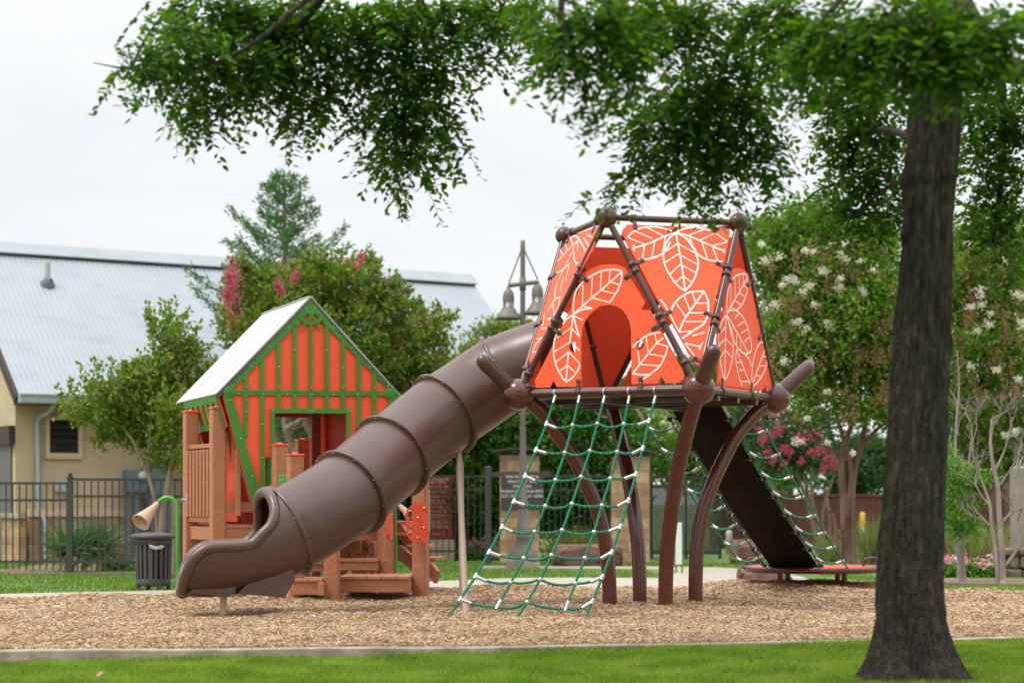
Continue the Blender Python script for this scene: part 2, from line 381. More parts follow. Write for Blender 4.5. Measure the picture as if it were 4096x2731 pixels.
struct(grid('ground', xs, ys, ground_z, 'grass'))
mx_ = np.arange(-7, 8, .08); tt_ = np.linspace(0, 1, 100); V = []; F = []
for t_ in tt_:
    yy = (kerb_y(mx_) - .01) * (1 - t_) + back_y(mx_) * t_; V += list(zip(mx_, yy, bump(mx_, yy)))
nx = len(mx_); F = [(j * nx + i, j * nx + i + 1, (j + 1) * nx + i + 1, (j + 1) * nx + i) for j in range(99) for i in range(nx - 1)]
struct(MB().add(V, F, True).build('mulch_bed', 'chip_bed', recalc=False))
# kerb between lawn and wood chips
k = MB(); kx = np.linspace(-7.5, 7.5, 61)
prof = [(-.12, -.2), (-.12, .0), (-.11, .008), (-.01, .008), (.02, .004), (.02, -.2)]
V = []; F = []
for i, x in enumerate(kx):
    for a, b in prof: V.append((x, kerb_y(x) + a, b + .003 * math.sin(x * 3.7)))
for i in range(len(kx) - 1):
    for j in range(5): F.append((i * 6 + j, i * 6 + j + 1, (i + 1) * 6 + j + 1, (i + 1) * 6 + j))
k.add(V, F); struct(k.build('kerb', 'curb'))
# path behind the chips and its branch
def sheet(name, left, right, z, mat, n=6):
    a = smooth(left, n); b = smooth(right, n); m = MB()
    V = [(p[0], p[1], z) for p in a] + [(p[0], p[1], z) for p in b] + [(p[0], p[1], z - .1) for p in a] + [(p[0], p[1], z - .1) for p in b]; K = len(a)
    F = [(i, i + 1, K + i + 1, K + i) for i in range(K - 1)] + [(i, i + 1, 2 * K + i + 1, 2 * K + i) for i in range(K - 1)] + [(K + i, K + i + 1, 3 * K + i + 1, 3 * K + i) for i in range(K - 1)]
    return struct(m.add(V, F).build(name, mat))
sheet('path', [(x, back_y(x) - .02) for x in (-7, -5.5, -4.9, -3.6, -1, 0, 1.5, 2.6)], [(-7, 20.6), (-5.8, 21.6), (-4.9, 22.1), (-3.6, 22.9), (-1, 25.2), (0, 26.3), (1.5, 26.4), (2.3, 26.0)], .008, 'concrete')
sheet('side_path', [(2.2, 25.9), (2.05, 27.2), (2.35, 28.6), (2.2, 29.9), (1.2, 30.3), (-.5, 30.6)], [(2.62, 23.8), (3.6, 24.4), (3.9, 27.5), (3.2, 30.7), (1.5, 31.3), (-.5, 31.5)], .004, 'concrete', 5)
sheet('far_bed', [(5, 25.0), (6, 24.2), (9, 22.6)], [(5, 26.6), (6, 26.0), (9, 25)], .012, 'soil_bed')
sheet('planting_bed', [(-7.6, 27.9), (-4, 28.3), (-2, 29.9)], [(-7.6, 34), (-4, 35), (-2, 37)], .006, 'soil_bed')

# wood chips
def chips():
    k = 560000
    y = 13.3 + (23.9 - 13.3) * rng.random(k) ** 1.25; x = (rng.random(k) * 2 - 1) * (.2572 * y + .35)
    ok = (y > kerb_y(x) + .0) & (y < back_y(x) - .02); x, y = x[ok], y[ok]; k = len(x)
    # chips lie mostly flat in all directions
    a = rng.random(k) * 2 * np.pi; t = rng.normal(0, .16, k); A = np.stack([np.cos(a), np.sin(a), t], 1)
    Nn = np.stack([rng.normal(0, .34, k), rng.normal(0, .34, k), np.ones(k)], 1)
    C = np.stack([x, y, bump(x, y) + .004 + rng.random(k) * .016], 1)
    L = (rng.gamma(4, .0046, k) + .007) * np.clip(y / 16, 1, 1.5); Wd = L * rng.uniform(.10, .28, k)
    rect = np.array([(0, -.4), (0, .45), (.5, .52), (1, .3), (.95, -.5)])
    o = cards('wood_chips', C, A, Nn, L, Wd, 'chip', shape=rect)
    o['label'] = 'loose tan and brown wood chips covering the play area'; o['category'] = 'wood chips'; o['kind'] = 'stuff'
chips()
# grass blades
def blades(name, k, yr, mat, hgt, test, wd, label):
    y = yr[0] + (yr[1] - yr[0]) * rng.random(k); x = (rng.random(k) * 2 - 1) * (.2572 * y + .3)
    ok = test(x, y); x, y = x[ok], y[ok]
    patch = np.array([noise.noise(Vector((a * 1.3, b * 1.3, 3.))) for a, b in zip(x, y)])
    k = len(x); C = np.stack([x, y, ground_z(x, y) - .004], 1)
    A = np.stack([rng.normal(0, .42, k), rng.normal(0, .42, k), np.ones(k)], 1); Nn = np.stack([rng.normal(size=k), rng.normal(size=k), rng.normal(0, .2, k)], 1)
    L = hgt * rng.uniform(.4, 1.35, k) * np.clip(1 + .8 * patch, .6, 2)
    tri = np.array([(0, -.5), (.0, .5), (.55, .32), (1, 0), (.55, -.32)])
    o = cards(name, C, A, Nn, L, wd, mat, shape=tri)
    o['kind'] = 'stuff'; o['label'] = label; o['category'] = 'grass'
blades('grass_blades', 230000, (10.6, 15), 'grass_blade', .046, lambda x, y: (y < kerb_y(x) - .118), .0075, 'bright green lawn grass in front of the kerb')
def dry_test(x, y):
    return (y < kerb_y(x) - .14) & (rng.random(len(x)) < np.exp(-((x + 3.3) / .9) ** 2 - ((y - 12.3) / .9) ** 2) + .9 * np.exp(-((x - 1.9) / .8) ** 2 - ((y - 11.6) / .5) ** 2) + .5 * np.exp(-((x - 2.9) / .7) ** 2 - ((y - 11.3) / .3) ** 2) + .06)
mat_leaf('grass_dry', [(.34, .27, .13), (.42, .32, .17), (.30, .22, .09)], .3, .8)
blades('dry_grass', 50000, (10.6, 15), 'grass_dry', .038, dry_test, .005, 'dry straw-coloured patches in the front lawn')
def back_test(x, y):
    pe = np.interp(x, [-7, -5.8, -4.9, -3.6, -1, 0, 1.5, 2.3, 4, 4.7, 5.6, 9], [20.6, 21.6, 22.1, 22.9, 25.2, 26.3, 26.4, 27.5, 31, 22.7, 21.8, 20])
    return (y > pe + .02) & ~((x > 5.) & (y > 24.3)) & ~((x > 2.) & (x < 3.95) & (y > 23.7) & (y < 31)) & ~((x < 2.3) & (y > 29.8) & (y < 31.6) & (x > -.5))
blades('lawn_grass', 60000, (20.6, 33), 'grass_blade_back', .05, back_test, .012, 'mown lawn behind the play area in front of the fence')

# ------------------------------------------------------------------ building with the pale metal roof
zr = 5.61
RA = P(0, 988, FPX * (zr - CH) / (HV - 988)); RB = P(1880, 1116, FPX * (zr - CH) / (HV - 1116))
rd = (RB - RA).normalized(); rd.z = 0; rd.normalize()
pn = Vector((rd.y, -rd.x, 0))                          # towards the camera side, square to the ridge
E = P(75, 1575, 32.6); ze = E.z
W_ = (E - RA).dot(pn); s0 = (E - RA).dot(rd)
def BP(s, wv, z): q = RA + rd * s + pn * wv; return Vector((q.x, q.y, z))
s1 = (RB - RA).length
bl = thing('building', 'cream stucco building with a pale corrugated metal roof', 'building', tuple(BP(s0, W_, 0)))
wi = W_ - .62                                          # wall line behind the eave overhang
MB().add([BP(s0 + .14, wi, -.3), BP(s1 - .3, wi, -.3), BP(s1 - .3, wi, ze + .40), BP(s0 + .14, wi, ze + .40)], [(0, 1, 2, 3)]).build('long_wall', 'stucco', bl, recalc=False)
wb = -W_ + .6
g = MB(); g.add([BP(s0 + .14, wi + .003, -.3), BP(s0 + .14, wb, -.3), BP(s0 + .14, wb, ze + .3), BP(s0 + .14, 0, zr - .12), BP(s0 + .14, wi + .003, ze + .3)], [(0, 1, 2, 3, 4)]).build('gable_wall', 'stucco', bl, recalc=False); g = MB()
g.add([BP(s1 - .3, wi, -.3), BP(s1 - .3, wb, -.3), BP(s1 - .3, wb, ze + .3), BP(s1 - .3, 0, zr - .12), BP(s1 - .3, wi, ze + .3)], [(0, 1, 2, 3, 4)])
g.build('gable_wall', 'stucco', bl, recalc=False)
rf = MB(); nr = 110; V = []; F = []                    # ribbed metal sheets
for i in range(nr * 4 + 1):
    s = s0 + (s1 - s0) * i / (nr * 4); h = (0, .008, .008, 0)[i % 4]
    V += [BP(s, 0, zr + h), BP(s, W_, ze + h)]
F = [(2 * i, 2 * i + 1, 2 * i + 3, 2 * i + 2) for i in range(nr * 4)]
rf.add(V, F); rf.add([BP(s0, 0, zr - .003), BP(s1, 0, zr - .003), BP(s1, -W_, ze), BP(s0, -W_, ze)], [(0, 1, 2, 3)])
rf.add([BP(s0, 0, zr - .1), BP(s1, 0, zr - .1), BP(s1, W_, ze - .1), BP(s0, W_, ze - .1)], [(0, 1, 2, 3)])
roof = rf.build('roof', 'metal_roof', bl, recalc=False)
rv = MB(); sp_ = (zr - ze) / W_; rv.add([BP(s, w_, zr + .10 - abs(w_) * sp_ - o_) for o_ in (0, .02) for s in (s0 - .05, s1 + .05) for w_ in (-.26, 0, .26)], [(0, 1, 4, 3), (1, 2, 5, 4), (6, 7, 10, 9), (7, 8, 11, 10), (2, 5, 11, 8), (0, 2, 8, 6)])
rv.build('ridge_vent', 'metal_roof', bl)
dk = MB(); dk.beam(BP(s0, .22, zr - .22 * sp_ + .045), BP(s1, .22, zr - .22 * sp_ + .045), .02, .085); dk.build('vent_gap', 'dark_brown', bl)
rk = MB(); rk.beam(BP(s0 - .03, W_ - .03, ze - .09), BP(s0 - .03, 0, zr - .09), .05, .16); rk.build('rake_board', 'dark_brown', bl)
gu = MB(); gu.beam(BP(s0 - .02, W_ + .06, ze - .08), BP(s1, W_ + .06, ze - .08), .13, .15, bev=.02); gu.beam(BP(s0 - .02, W_ + .13, ze - .01), BP(s1, W_ + .13, ze - .01), .03, .03)
gu.build('gutter', 'gutter', bl)
so_ = MB(); so_.beam(BP(s0 + .1, W_ - .33, ze - .14), BP(s1 - .1, W_ - .33, ze - .14), .62, .02); so_.build('soffit', 'dark_brown', bl)
def WS(u, v, off=0.):                                   # point of the long wall plane seen at a pixel
    d0 = P(u, v, 1.) - Vector((0, 0, CH)); q0 = BP(0, wi + off, 0); t = (q0.x * pn.x + q0.y * pn.y) / (d0.x * pn.x + d0.y * pn.y)
    return Vector((0, 0, CH)) + d0 * t
wf = lambda off: (BP(0, wi + off, 0), rd, Vector((0, 0, 1)), pn)
def sz(q): return (q - RA).dot(rd), q.z
def wall_rect(mb, u0, v0, u1, v1, off, th):
    a = sz(WS(u0, v0)); b = sz(WS(u1, v1)); o, X, Y, Z = wf(off)
    mb.prism([(a[0], b[1]), (b[0], b[1]), (b[0], a[1]), (a[0], a[1])], [], (o, X, Y, Z), th); return mb
dsp = MB(); dd = [(176, 1585), (177, 1625), (172, 1650), (150, 1668), (144, 1690), (147, 1850), (149, 2030), (158, 2060), (167, 2085), (164, 2270), (180, 2284)]
dsp.tube([WS(a, b, .0) + pn * o for (a, b), o in zip(dd, (.6, .5, .35, .12, .09, .09, .09, .12, .19, .19, .3))], .045, 10); dsp.build('downspout', 'gutter', bl)
lv = thing  # noqa
fr = MB(); a = sz(WS(194, 1678)); b = sz(WS(310, 1812)); o_, X_, Y_, Z_ = wf(0)
fr.prism([(a[0] - .07, b[1] - .1), (b[0] + .07, b[1] - .1), (b[0] + .07, a[1] + .07), (a[0] - .07, a[1] + .07)], [[(a[0], b[1]), (b[0], b[1]), (b[0], a[1]), (a[0], a[1])]], (o_, X_, Y_, Z_), .07)
wn = fr.build('window', 'stucco_trim', bl)
sl = MB(); wall_rect(sl, 194, 1678, 310, 1812, .004, .006)
for i in range(5):
    zc = b[1] + (a[1] - b[1]) * (i + .5) / 5
    sl.beam(BP(a[0] + .01, wi + .03, zc), BP(b[0] - .01, wi + .03, zc), .085, .012, up=Vector((0, 0, 1)) * .6 + pn * .8)
lo = sl.build('louvre', 'louvre', wn, org=(0, 0, 0)); lo.location = Vector((0, 0, 0)) - Vector(wn['_o'])
st = MB(); wall_rect(st, 106, 2058, 1500, 2330, .01, .13)
st.build('stone_base', 'wainscot', bl)
cp = MB(); wall_rect(cp, 104, 2036, 1500, 2060, .005, .17); cp.build('base_ledge', 'stucco_trim', bl)
# gable side: pier, lintel, door
def GS(u, v, off=0.):
    d0 = P(u, v, 1.) - Vector((0, 0, CH)); q0 = BP(s0 + .14 - off, 0, 0); t = (q0.x * rd.x + q0.y * rd.y) / (d0.x * rd.x + d0.y * rd.y)
    return Vector((0, 0, CH)) + d0 * t
gfr = (BP(s0 + .14, 0, 0), pn, Vector((0, 0, 1)), -rd)
def gable_rect(mb, u0, v0, u1, v1, off, th):
    A_, B_ = GS(u0, v0), GS(u1, v1); a0, b0 = (A_ - RA).dot(pn), (B_ - RA).dot(pn); o, X, Y, Z = gfr
    mb.prism([(a0, B_.z), (b0, B_.z), (b0, A_.z), (a0, A_.z)], [], (o - rd * off, X, Y, Z), th); return mb
gable_rect(MB(), 30, 2070, 104, 2330, .0, .1).build('stone_pier', 'wainscot', bl)
gable_rect(MB(), 20, 2050, 110, 2071, .0, .15).build('pier_cap', 'curb', bl)
gable_rect(MB(), -130, 1722, 62, 1776, .01, .1).build('lintel', 'dark_brown', bl)
dr = gable_rect(MB(), -130, 1780, 50, 2295, .004, .03).build('door', 'door_grey', bl)
# roof vent pipe
q = P(190, 1140, 1.) - Vector((0, 0, CH)); nrm = Vector((pn.x * (zr - ze), pn.y * (zr - ze), W_)).normalized(); t_ = (RA - Vector((0, 0, CH))).dot(nrm) / q.dot(nrm); vp = Vector((0, 0, CH)) + q * t_
vm = MB(); vm.tube([vp, vp + Vector((0, 0, .40))], .055, 12); pv = vm.build('vent_pipe', 'box_grey', bl)
vb = MB(); vb.lathe([(.15, -.04), (.13, .03), (.065, .12)], vp, nrm); vb.build('pipe_boot', 'blue_grey', bl)
# wall boxes
m = MB(); wall_rect(m, 213, 1918, 272, 1965, .0, .12); tb = m.build('telephone_box', 'box_grey'); tag(tb, 'small pale grey utility box with a conduit on the cream wall', 'utility box')
m = MB(); m.tube([WS(240, 1965, 0) + pn * .05, WS(243, 2060, 0) + pn * .05, WS(247, 2280, 0) + pn * .2], .018, 8); m.build('conduit', 'box_grey', tb)
eb = thing('electric_meter', 'blue grey electric meter cabinet on legs behind the fence', 'electric meter', tuple(WS(520, 2280, .3)))
m = MB(); wall_rect(m, 468, 1880, 556, 1965, .25, .2); m.build('cabinet', 'blue_grey', eb)
m = MB(); mc = WS(531, 1904, 0) + pn * .45; m.lathe([(.085, 0), (.085, .04), (.06, .1), (.0, .11)], mc, pn, 20); m.build('meter_dial', 'meter_face', eb)
for a4 in ((470, 1965, 489, 2245), (508, 1965, 524, 2180)): wall_rect(MB(), *a4, .3, .07).build('leg', 'blue_grey', eb)
m = MB(); wall_rect(m, 560, 1855, 640, 2120, .25, .28); eb2 = m.build('electric_cabinet', 'blue_grey'); tag(eb2, 'tall blue grey electrical cabinet behind the small crape myrtle', 'electrical cabinet')
wall_rect(MB(), 590, 2120, 600, 2290, .3, .1).build('conduit', 'blue_grey', eb2)

# ------------------------------------------------------------------ iron fences
def fence(name, label, A, B, h, nb, posts=(), bars=True, pk=.012, cap=True):
    A = Vector(A); B = Vector(B); t = thing(name, label, 'fence', tuple(A), 'iron picket fence panels')
    d = (B - A); r = MB()
    for z in (h, h - .24, .16): MB().beam(A + Vector((0, 0, z)), B + Vector((0, 0, z)), .035, .035).build('rail', 'iron_fence', t)
    for i in range(nb):
        q = A + d * ((i + .5) / nb); MB().box(q + Vector((0, 0, h / 2 + .02)), (pk * 1.5, pk * 1.5, h - .04)).build('picket', 'iron_fence', t)
    for f in posts:
        q = A + d * f; m = MB(); m.box(q + Vector((0, 0, h / 2 + .03)), (.07, .07, h + .08)); m.box(q + Vector((0, 0, h + .08)), (.09, .09, .02)); m.ball(q + Vector((0, 0, h + .125)), .035, 12)
        m.build('post', 'iron_fence', t)
fence('picket_fence', 'dark iron picket fence left of its tall ball-topped post near the building', P(-260, 2290, 28.2), P(281, 2290, 28.25) * 1, 1.27, 20, (1.,))
fence('picket_fence', 'dark iron picket fence between its ball-topped post and the playhouse', P(296, 2290, 28.25), P(960, 2290, 28.5), 1.325, 24, ())
fence('picket_fence', 'dark iron picket fence in front of the red rules board', P(1480, 2240, 34.4), P(1935, 2240, 34.6), 1.46, 18, ())
fence('picket_fence', 'dark iron picket fence between the two stone pillars', P(2160, 2240, 34.6), P(2447, 2240, 34.8), 1.46, 12, ())
# gate right of the second pillar
g0, g1 = P(2606, 2232, 35.5), P(2880, 2232, 35.9); gt = thing('metal_gate', 'solid dark metal gate right of the second stone pillar', 'gate', tuple(g0))
m = MB(); gd = g1 - g0
for i in range(30):
    q = g0 + gd * ((i + .5) / 30); m.box(q + Vector((0, 0, .70)), (.034, .02, 1.24))
m.build('slat_panel', 'iron_fence', gt)
m = MB()
for z in (.1, 1.28, 1.45): m.beam(g0 + Vector((0, .02, z)), g1 + Vector((0, .02, z)), .05, .05)
for q in (g0, g0 + gd * .5, g1): m.box(q + Vector((0, .02, .74)), (.06, .06, 1.48))
m.build('gate_frame', 'iron_fence', gt)

# stone pillars
def pillar(u0, u1, vt, d, label, cap_d):
    a = P(u0, 2010, d); b = P(u1, 2010, d); c = (a + b) / 2; wv = (b - a).length; zt = CH + (HV - vt) / FPX * d
    t = thing('stone_pillar', label, 'pillar', (c.x, c.y, 0), 'stone gate pillars')
    MB().box((c.x, c.y, zt / 2 - .1), (wv, wv, zt + .2)).build('shaft', 'pillar_stone', t)
    MB().box((c.x, c.y, zt + .02), (wv * .96, wv * .96, .04)).build('neck', 'dark_brown', t)
    m = MB(); n = 10; hw = wv * .5 + cap_d
    V = []
    for i in range(n + 1):
        x = -hw + 2 * hw * i / n; z = zt + .07 + .055 * (1 - (x / hw) ** 2)
        for y in (-hw, hw):
            V += [(c.x + x, c.y + y, z), (c.x + x, c.y + y, z - .035)]
    F = []
    for i in range(n):
        q = 4 * i; F += [(q, q + 4, q + 6, q + 2), (q + 1, q + 5, q + 7, q + 3), (q, q + 1, q + 5, q + 4), (q + 2, q + 3, q + 7, q + 6)]
    m.add(V, F + [(0, 1, 3, 2), (4 * n, 4 * n + 1, 4 * n + 3, 4 * n + 2)]).build('cap', 'iron_fence', t)
pillar(2000, 2157, 1822, 33.4, 'stone block pillar with a curved metal cap behind the lamp post', .13)
pillar(2447, 2594, 1826, 33.4, 'stone block pillar with a curved cap seen through the rope net legs', .13)

# ------------------------------------------------------------------ signs
def text(name, s, org, X, Y, size, mat, parent, align='CENTER', sp=1.0):
    cu = bpy.data.curves.new(name, 'FONT'); cu.body = s; cu.size = size; cu.align_x = align; cu.extrude = .002; cu.space_line = sp; cu.offset = size * .012
    ob = bpy.data.objects.new(name, cu); COL.objects.link(ob); bpy.context.view_layer.update()
    me = bpy.data.meshes.new_from_object(ob.evaluated_get(bpy.context.evaluated_depsgraph_get())); bpy.data.objects.remove(ob)
    X = Vector(X); Y = Vector(Y); M = Matrix((X, Y, X.cross(Y))).transposed().to_4x4()
    me.transform(M); o = bpy.data.objects.new(name, me); COL.objects.link(o); me.materials.clear(); me.materials.append(MATS[mat])
    o.parent = parent; o.location = Vector(org) - Vector(parent['_o']); return o
d = 32.2; a, b = P(1953, 2010, d), P(2176, 2010, d)
sg = thing('rules_sign', 'dark grey sign panel with white lettering hanging from a post arm', 'sign', (a.x, a.y, 0))
zt = CH + (HV - 1864) / FPX * d
MB().box((a.x, d, zt / 2), (.10, .10, zt), bev=.015).build('post', 'sign_grey', sg)
za = CH + (HV - 1896) / FPX * d; MB().beam((a.x + .05, d, za), (P(2200, 0, d).x, d, za), .05, .075).build('arm', 'sign_grey', sg)
pa, pb = P(2004, 1906, d), P(2174, 2042, d)
pan = MB().box(((pa.x + pb.x) / 2, d - .01, (pa.z + pb.z) / 2), (pb.x - pa.x, .03, pa.z - pb.z)).build('panel', 'sign_grey', sg)
cxs = (pa.x + pb.x) / 2 + .0
for i, (s_, wd) in enumerate((('FOR THE SAFETY &', 0), ('HEALTH OF OUR', 0), ('CHILDREN,', 0), ('PLEASE KEEP YOUR PETS', 0), ('OUT OF THE PLAY AREA.', 0))):
    v_ = (1911, 1930, 1949, 1969, 1988)[i]; text('lettering', s_, (cxs, d - .03, P(0, v_, d).z), (1, 0, 0), (0, 0, 1), .062, 'sign_white', sg)
# red rules board on a cream plinth, behind the fence
d = 34.95; a, b = P(1690, 1908, d), P(1812, 2152, d)
rb = thing('rules_board', 'red board of tan rule lines on a cream plinth behind the iron fence', 'sign', ((a.x + b.x) / 2, d, 0))
MB().box(((a.x + b.x) / 2, d, (a.z + b.z) / 2), (b.x - a.x, .06, a.z - b.z)).build('board', 'sign_red', rb)
MB().box(((a.x + b.x) / 2, d + .05, b.z / 2 - .02), (b.x - a.x + .04, .2, b.z)).build('plinth', 'stucco_trim', rb)
ln = MB(); rr = np.random.default_rng(3)
for v_ in (1916, 1927, 1946, 1958, 1967, 1985, 2000, 2010, 2027, 2044, 2058, 2066, 2082, 2090, 2100, 2108, 2134):
    x = P(1700, 0, d).x; xe = P(1792, 0, d).x
    while x < xe - .03:
        L_ = rr.uniform(.03, .085); ln.box((x + L_ / 2, d - .033, P(0, v_, d).z), (L_, .006, .022 if v_ > 1930 else .04)); x += L_ + rr.uniform(.012, .03)
ln.build('lettering', 'sign_tan', rb)
# small white sign on green stakes
d = 28.5; a, b = P(2702, 2088, d), P(2727, 2256, d); ws = thing('yard_sign', 'narrow white upright sign on two green stakes in the lawn', 'sign', ((a.x + b.x) / 2, d, 0))
MB().box(((a.x + b.x) / 2, d, (a.z + b.z) / 2), (b.x - a.x, .03, a.z - b.z)).build('panel', 'sign_white', ws)
for u in (2704, 2728): MB().tube([P(u, 2292, d), P(u, 2120, d)], .013, 8).build('stake', 'green_plastic', ws)
# bollards
def bollard(u, vt, vm, vb, d, top, bot, label):
    t = thing('bollard', label, 'bollard', tuple(P(u, vb, d)))
    MB().lathe([(.0, 0), (.055, 0), (.055, (vb - vm) / FPX * d)], P(u, vb, d), n=14).build('base', bot, t)
    h = (vm - vt) / FPX * d; MB().lathe([(.055, 0), (.055, h - .03), (.03, h), (0, h)], P(u, vm, d), n=14).build('sleeve', top, t)
bollard(3450, 2047, 2108, 2165, 40, 'bollard_yellow', 'sign_white', 'bollard with a yellow sleeve above white beside the trunk')
bollard(2916, 2120, 2140, 2215, 33.8, 'meter_face', 'meter_face', 'short pale green utility bollard beside the metal gate')

# ------------------------------------------------------------------ lamp post with two bell lamps
d = 30.8; b0 = P(2091, 2268, d); X0 = b0.x
lp = thing('street_lamp', 'tall brown twin bell street lamp behind the tube slide', 'street lamp', (X0, d, 0))
def lz(v): return CH + (HV - v) / FPX * d
MB().box((X0, d, .07), (.52, .52, .16), bev=.02).build('footing', 'curb', lp)
mpx = d / FPX
MB().lathe([(.0, .15), (62 * mpx, .15), (60 * mpx, .19), (48 * mpx, .24), (34 * mpx, .33), (24 * mpx, .42), (27 * mpx, .44), (27 * mpx, .5), (22 * mpx, .53), (21 * mpx, 1.0), (20 * mpx, lz(2030)), (24 * mpx, lz(2026)), (24 * mpx, lz(2006)), (17 * mpx, lz(2000)), (11.5 * mpx, lz(1700)), (9.5 * mpx, lz(1000)), (9.5 * mpx, lz(965)), (6 * mpx, lz(961)), (0, lz(960))], (X0, d, 0), n=20).build('pole', 'lamp_metal', lp)
m = MB(); m.tube([(P(2033, 0, d).x, d, lz(1142)), (P(2152, 0, d).x, d, lz(1128))], .035, 10)
m.lathe([(.0, -.1), (.05, -.1), (.05, .1), (.0, .1)], (X0, d, lz(1135)), n=12); m.build('crossarm', 'lamp_metal', lp)
for u, v0 in ((2036, 1132), (2151, 1118)):
    MB().tube([(X0, d, lz(985 if u < 2091 else 985)), (P(u, 0, d).x, d, lz(v0))], .011, 8).build('stay_rod', 'lamp_metal', lp)
for u, v0, h in ((2034, 1157, 1), (2150, 1138, 1)):
    x = P(u, 0, d).x; z = lz(v0)
    hd = MB().lathe([(0, .06), (.03, .05), (.03, .0), (.055, -.015), (.080, -.06), (.090, -.13), (.090, -.19)], (x, d, z), n=20).build('lamp_head', 'lamp_metal', lp)
    gl = MB().lathe([(.066, -.19), (.066, -.29)], (x, d, z), n=16).build('glass', 'lamp_glass', hd); gl.location = (0, 0, 0)
    m = MB()
    for k_ in range(4):
        a_ = k_ * math.pi / 2 + .5; m.box((x + .08 * math.cos(a_), d + .08 * math.sin(a_), z - .24), (.025, .025, .11))
    m.lathe([(.07, -.275), (.10, -.29), (.13, -.345), (.165, -.39), (.19, -.43), (.198, -.465), (.185, -.465), (.12, -.37), (.07, -.30)], (x, d, z), n=24)
    m.build('shade', 'lamp_metal', hd).location = (0, 0, 0)

# ------------------------------------------------------------------ bin
d = 22.9; c = P(614, 2358, d); h = CH + (HV - 2140) / FPX * d
tb = thing('litter_bin', 'round grey slatted litter bin on the path beside the green pipe', 'litter bin', (c.x, d, 0))
MB().lathe([(0, .06), (.155, .06), (.175, h - .06), (0, h - .06)], (c.x, d, 0), n=24).build('liner', 'bin_dark', tb)
m = MB()
for i in range(20):
    a = 2 * math.pi * i / 20; e = Vector((math.cos(a), math.sin(a), 0)); q = Vector((c.x, d, 0))
    m.beam(q + e * .19 + Vector((0, 0, .06)), q + e * .205 + Vector((0, 0, h - .04)), .034 if i % 5 else .05, .012, up=e)
m.build('slats', 'bin_grey', tb)
m = MB()
for z, r in ((.09, .193), (h - .06, .21)): m.lathe([(r - .012, -.04), (r + .004, -.04), (r + .004, .04), (r - .012, .04)], (c.x, d, z), n=28)
m.build('hoop', 'bin_grey', tb)
MB().lathe([(.12, h - .02), (.25, h - .035), (.258, h - .01), (.24, h + .012), (.12, h + .035), (.10, h + .02)], (c.x, d, 0), n=32).build('lid', 'bin_grey', tb)
m = MB(); m.tube(smooth([(c.x - .02, d - .19, h - .10), (c.x + .06, d - .20, h - .14), (c.x + .15, d - .16, h - .12)], 4), [.012] + [.022] * 7 + [.01], 8); m.build('bin_bag', 'bag', tb)
for i in range(4):
    a = math.pi / 2 * i + .5; MB().box((c.x + .18 * math.cos(a), d + .18 * math.sin(a), .03), (.04, .04, .07)).build('foot', 'bin_grey', tb)

# ------------------------------------------------------------------ boulders, fence, slab, stone wall
def rock(c, s, seed, label, mat='boulder', name='boulder'):
    bm = bmesh.new(); bmesh.ops.create_icosphere(bm, subdivisions=4, radius=1)
    for q in bm.verts:
        p = q.co.copy(); n = noise.fractal(p * 1.1 + Vector((seed, seed * 2, 0)), 1.0, 2.0, 4) * .35
        p = p * (1 + n); p = Vector((max(-.85, min(.85, p.x)), max(-.85, min(.85, p.y)), max(-.6, min(.75, p.z))))
        q.co = Vector((p.x * s[0], p.y * s[1], p.z * s[2]))
    me = bpy.data.meshes.new(name); bm.to_mesh(me); bm.free(); me.materials.append(MATS[mat])
    o = bpy.data.objects.new(name, me); COL.objects.link(o); o.location = c; o['_o'] = tuple(c)
    tag(o, label, 'boulder', 'brown boulders on the lawn'); return o
rock((P(2350, 0, 31.8).x, 31.8, .14), (.66, .4, .26), 1.2, 'long low brown boulder between the two stone pillars')
rock((P(2978, 0, 33).x, 33, .12), (.30, .3, .36), 4.7, 'upright reddish boulder left of the rope ramp behind the platform')
rock((P(3055, 0, 26.0).x, 26.0, .04), (.40, .3, .17), 8.1, 'flat dark boulder half hidden under the round platform')
a, b = P(2860, 2010, 44), P(3640, 2010, 46)
wf_ = thing('wooden_fence', 'reddish brown board fence behind the crape myrtle trunks', 'fence', (a.x, a.y, 0)); m = MB(); nbd = 62
for i in range(nbd):
    q = a + (b - a) * ((i + .5) / nbd); m.box((q.x, q.y, .48 + .012 * math.sin(i * 2.3)), ((b - a).length / nbd * .97, .02 + .006 * (i % 2), 1.38))
m.build('boards', 'wood_fence', wf_); m = MB(); m.beam((a.x, a.y - .03, 1.16), (b.x, b.y - .03, 1.17), .06, .05); m.build('top_rail', 'wood_fence', wf_)
a2, b2 = P(3640, 2010, 34), P(4200, 2010, 33)
m = MB()
for i in range(30):
    q = a2 + (b2 - a2) * ((i + .5) / 30); m.box((q.x, q.y, .55), ((b2 - a2).length / 30 * .97, .02 + .006 * (i % 2), 1.3))
wo = m.build('wooden_fence', 'wood_fence', org=(a2.x, a2.y, 0)); tag(wo, 'reddish brown board fence behind the bare trees on the right', 'fence')
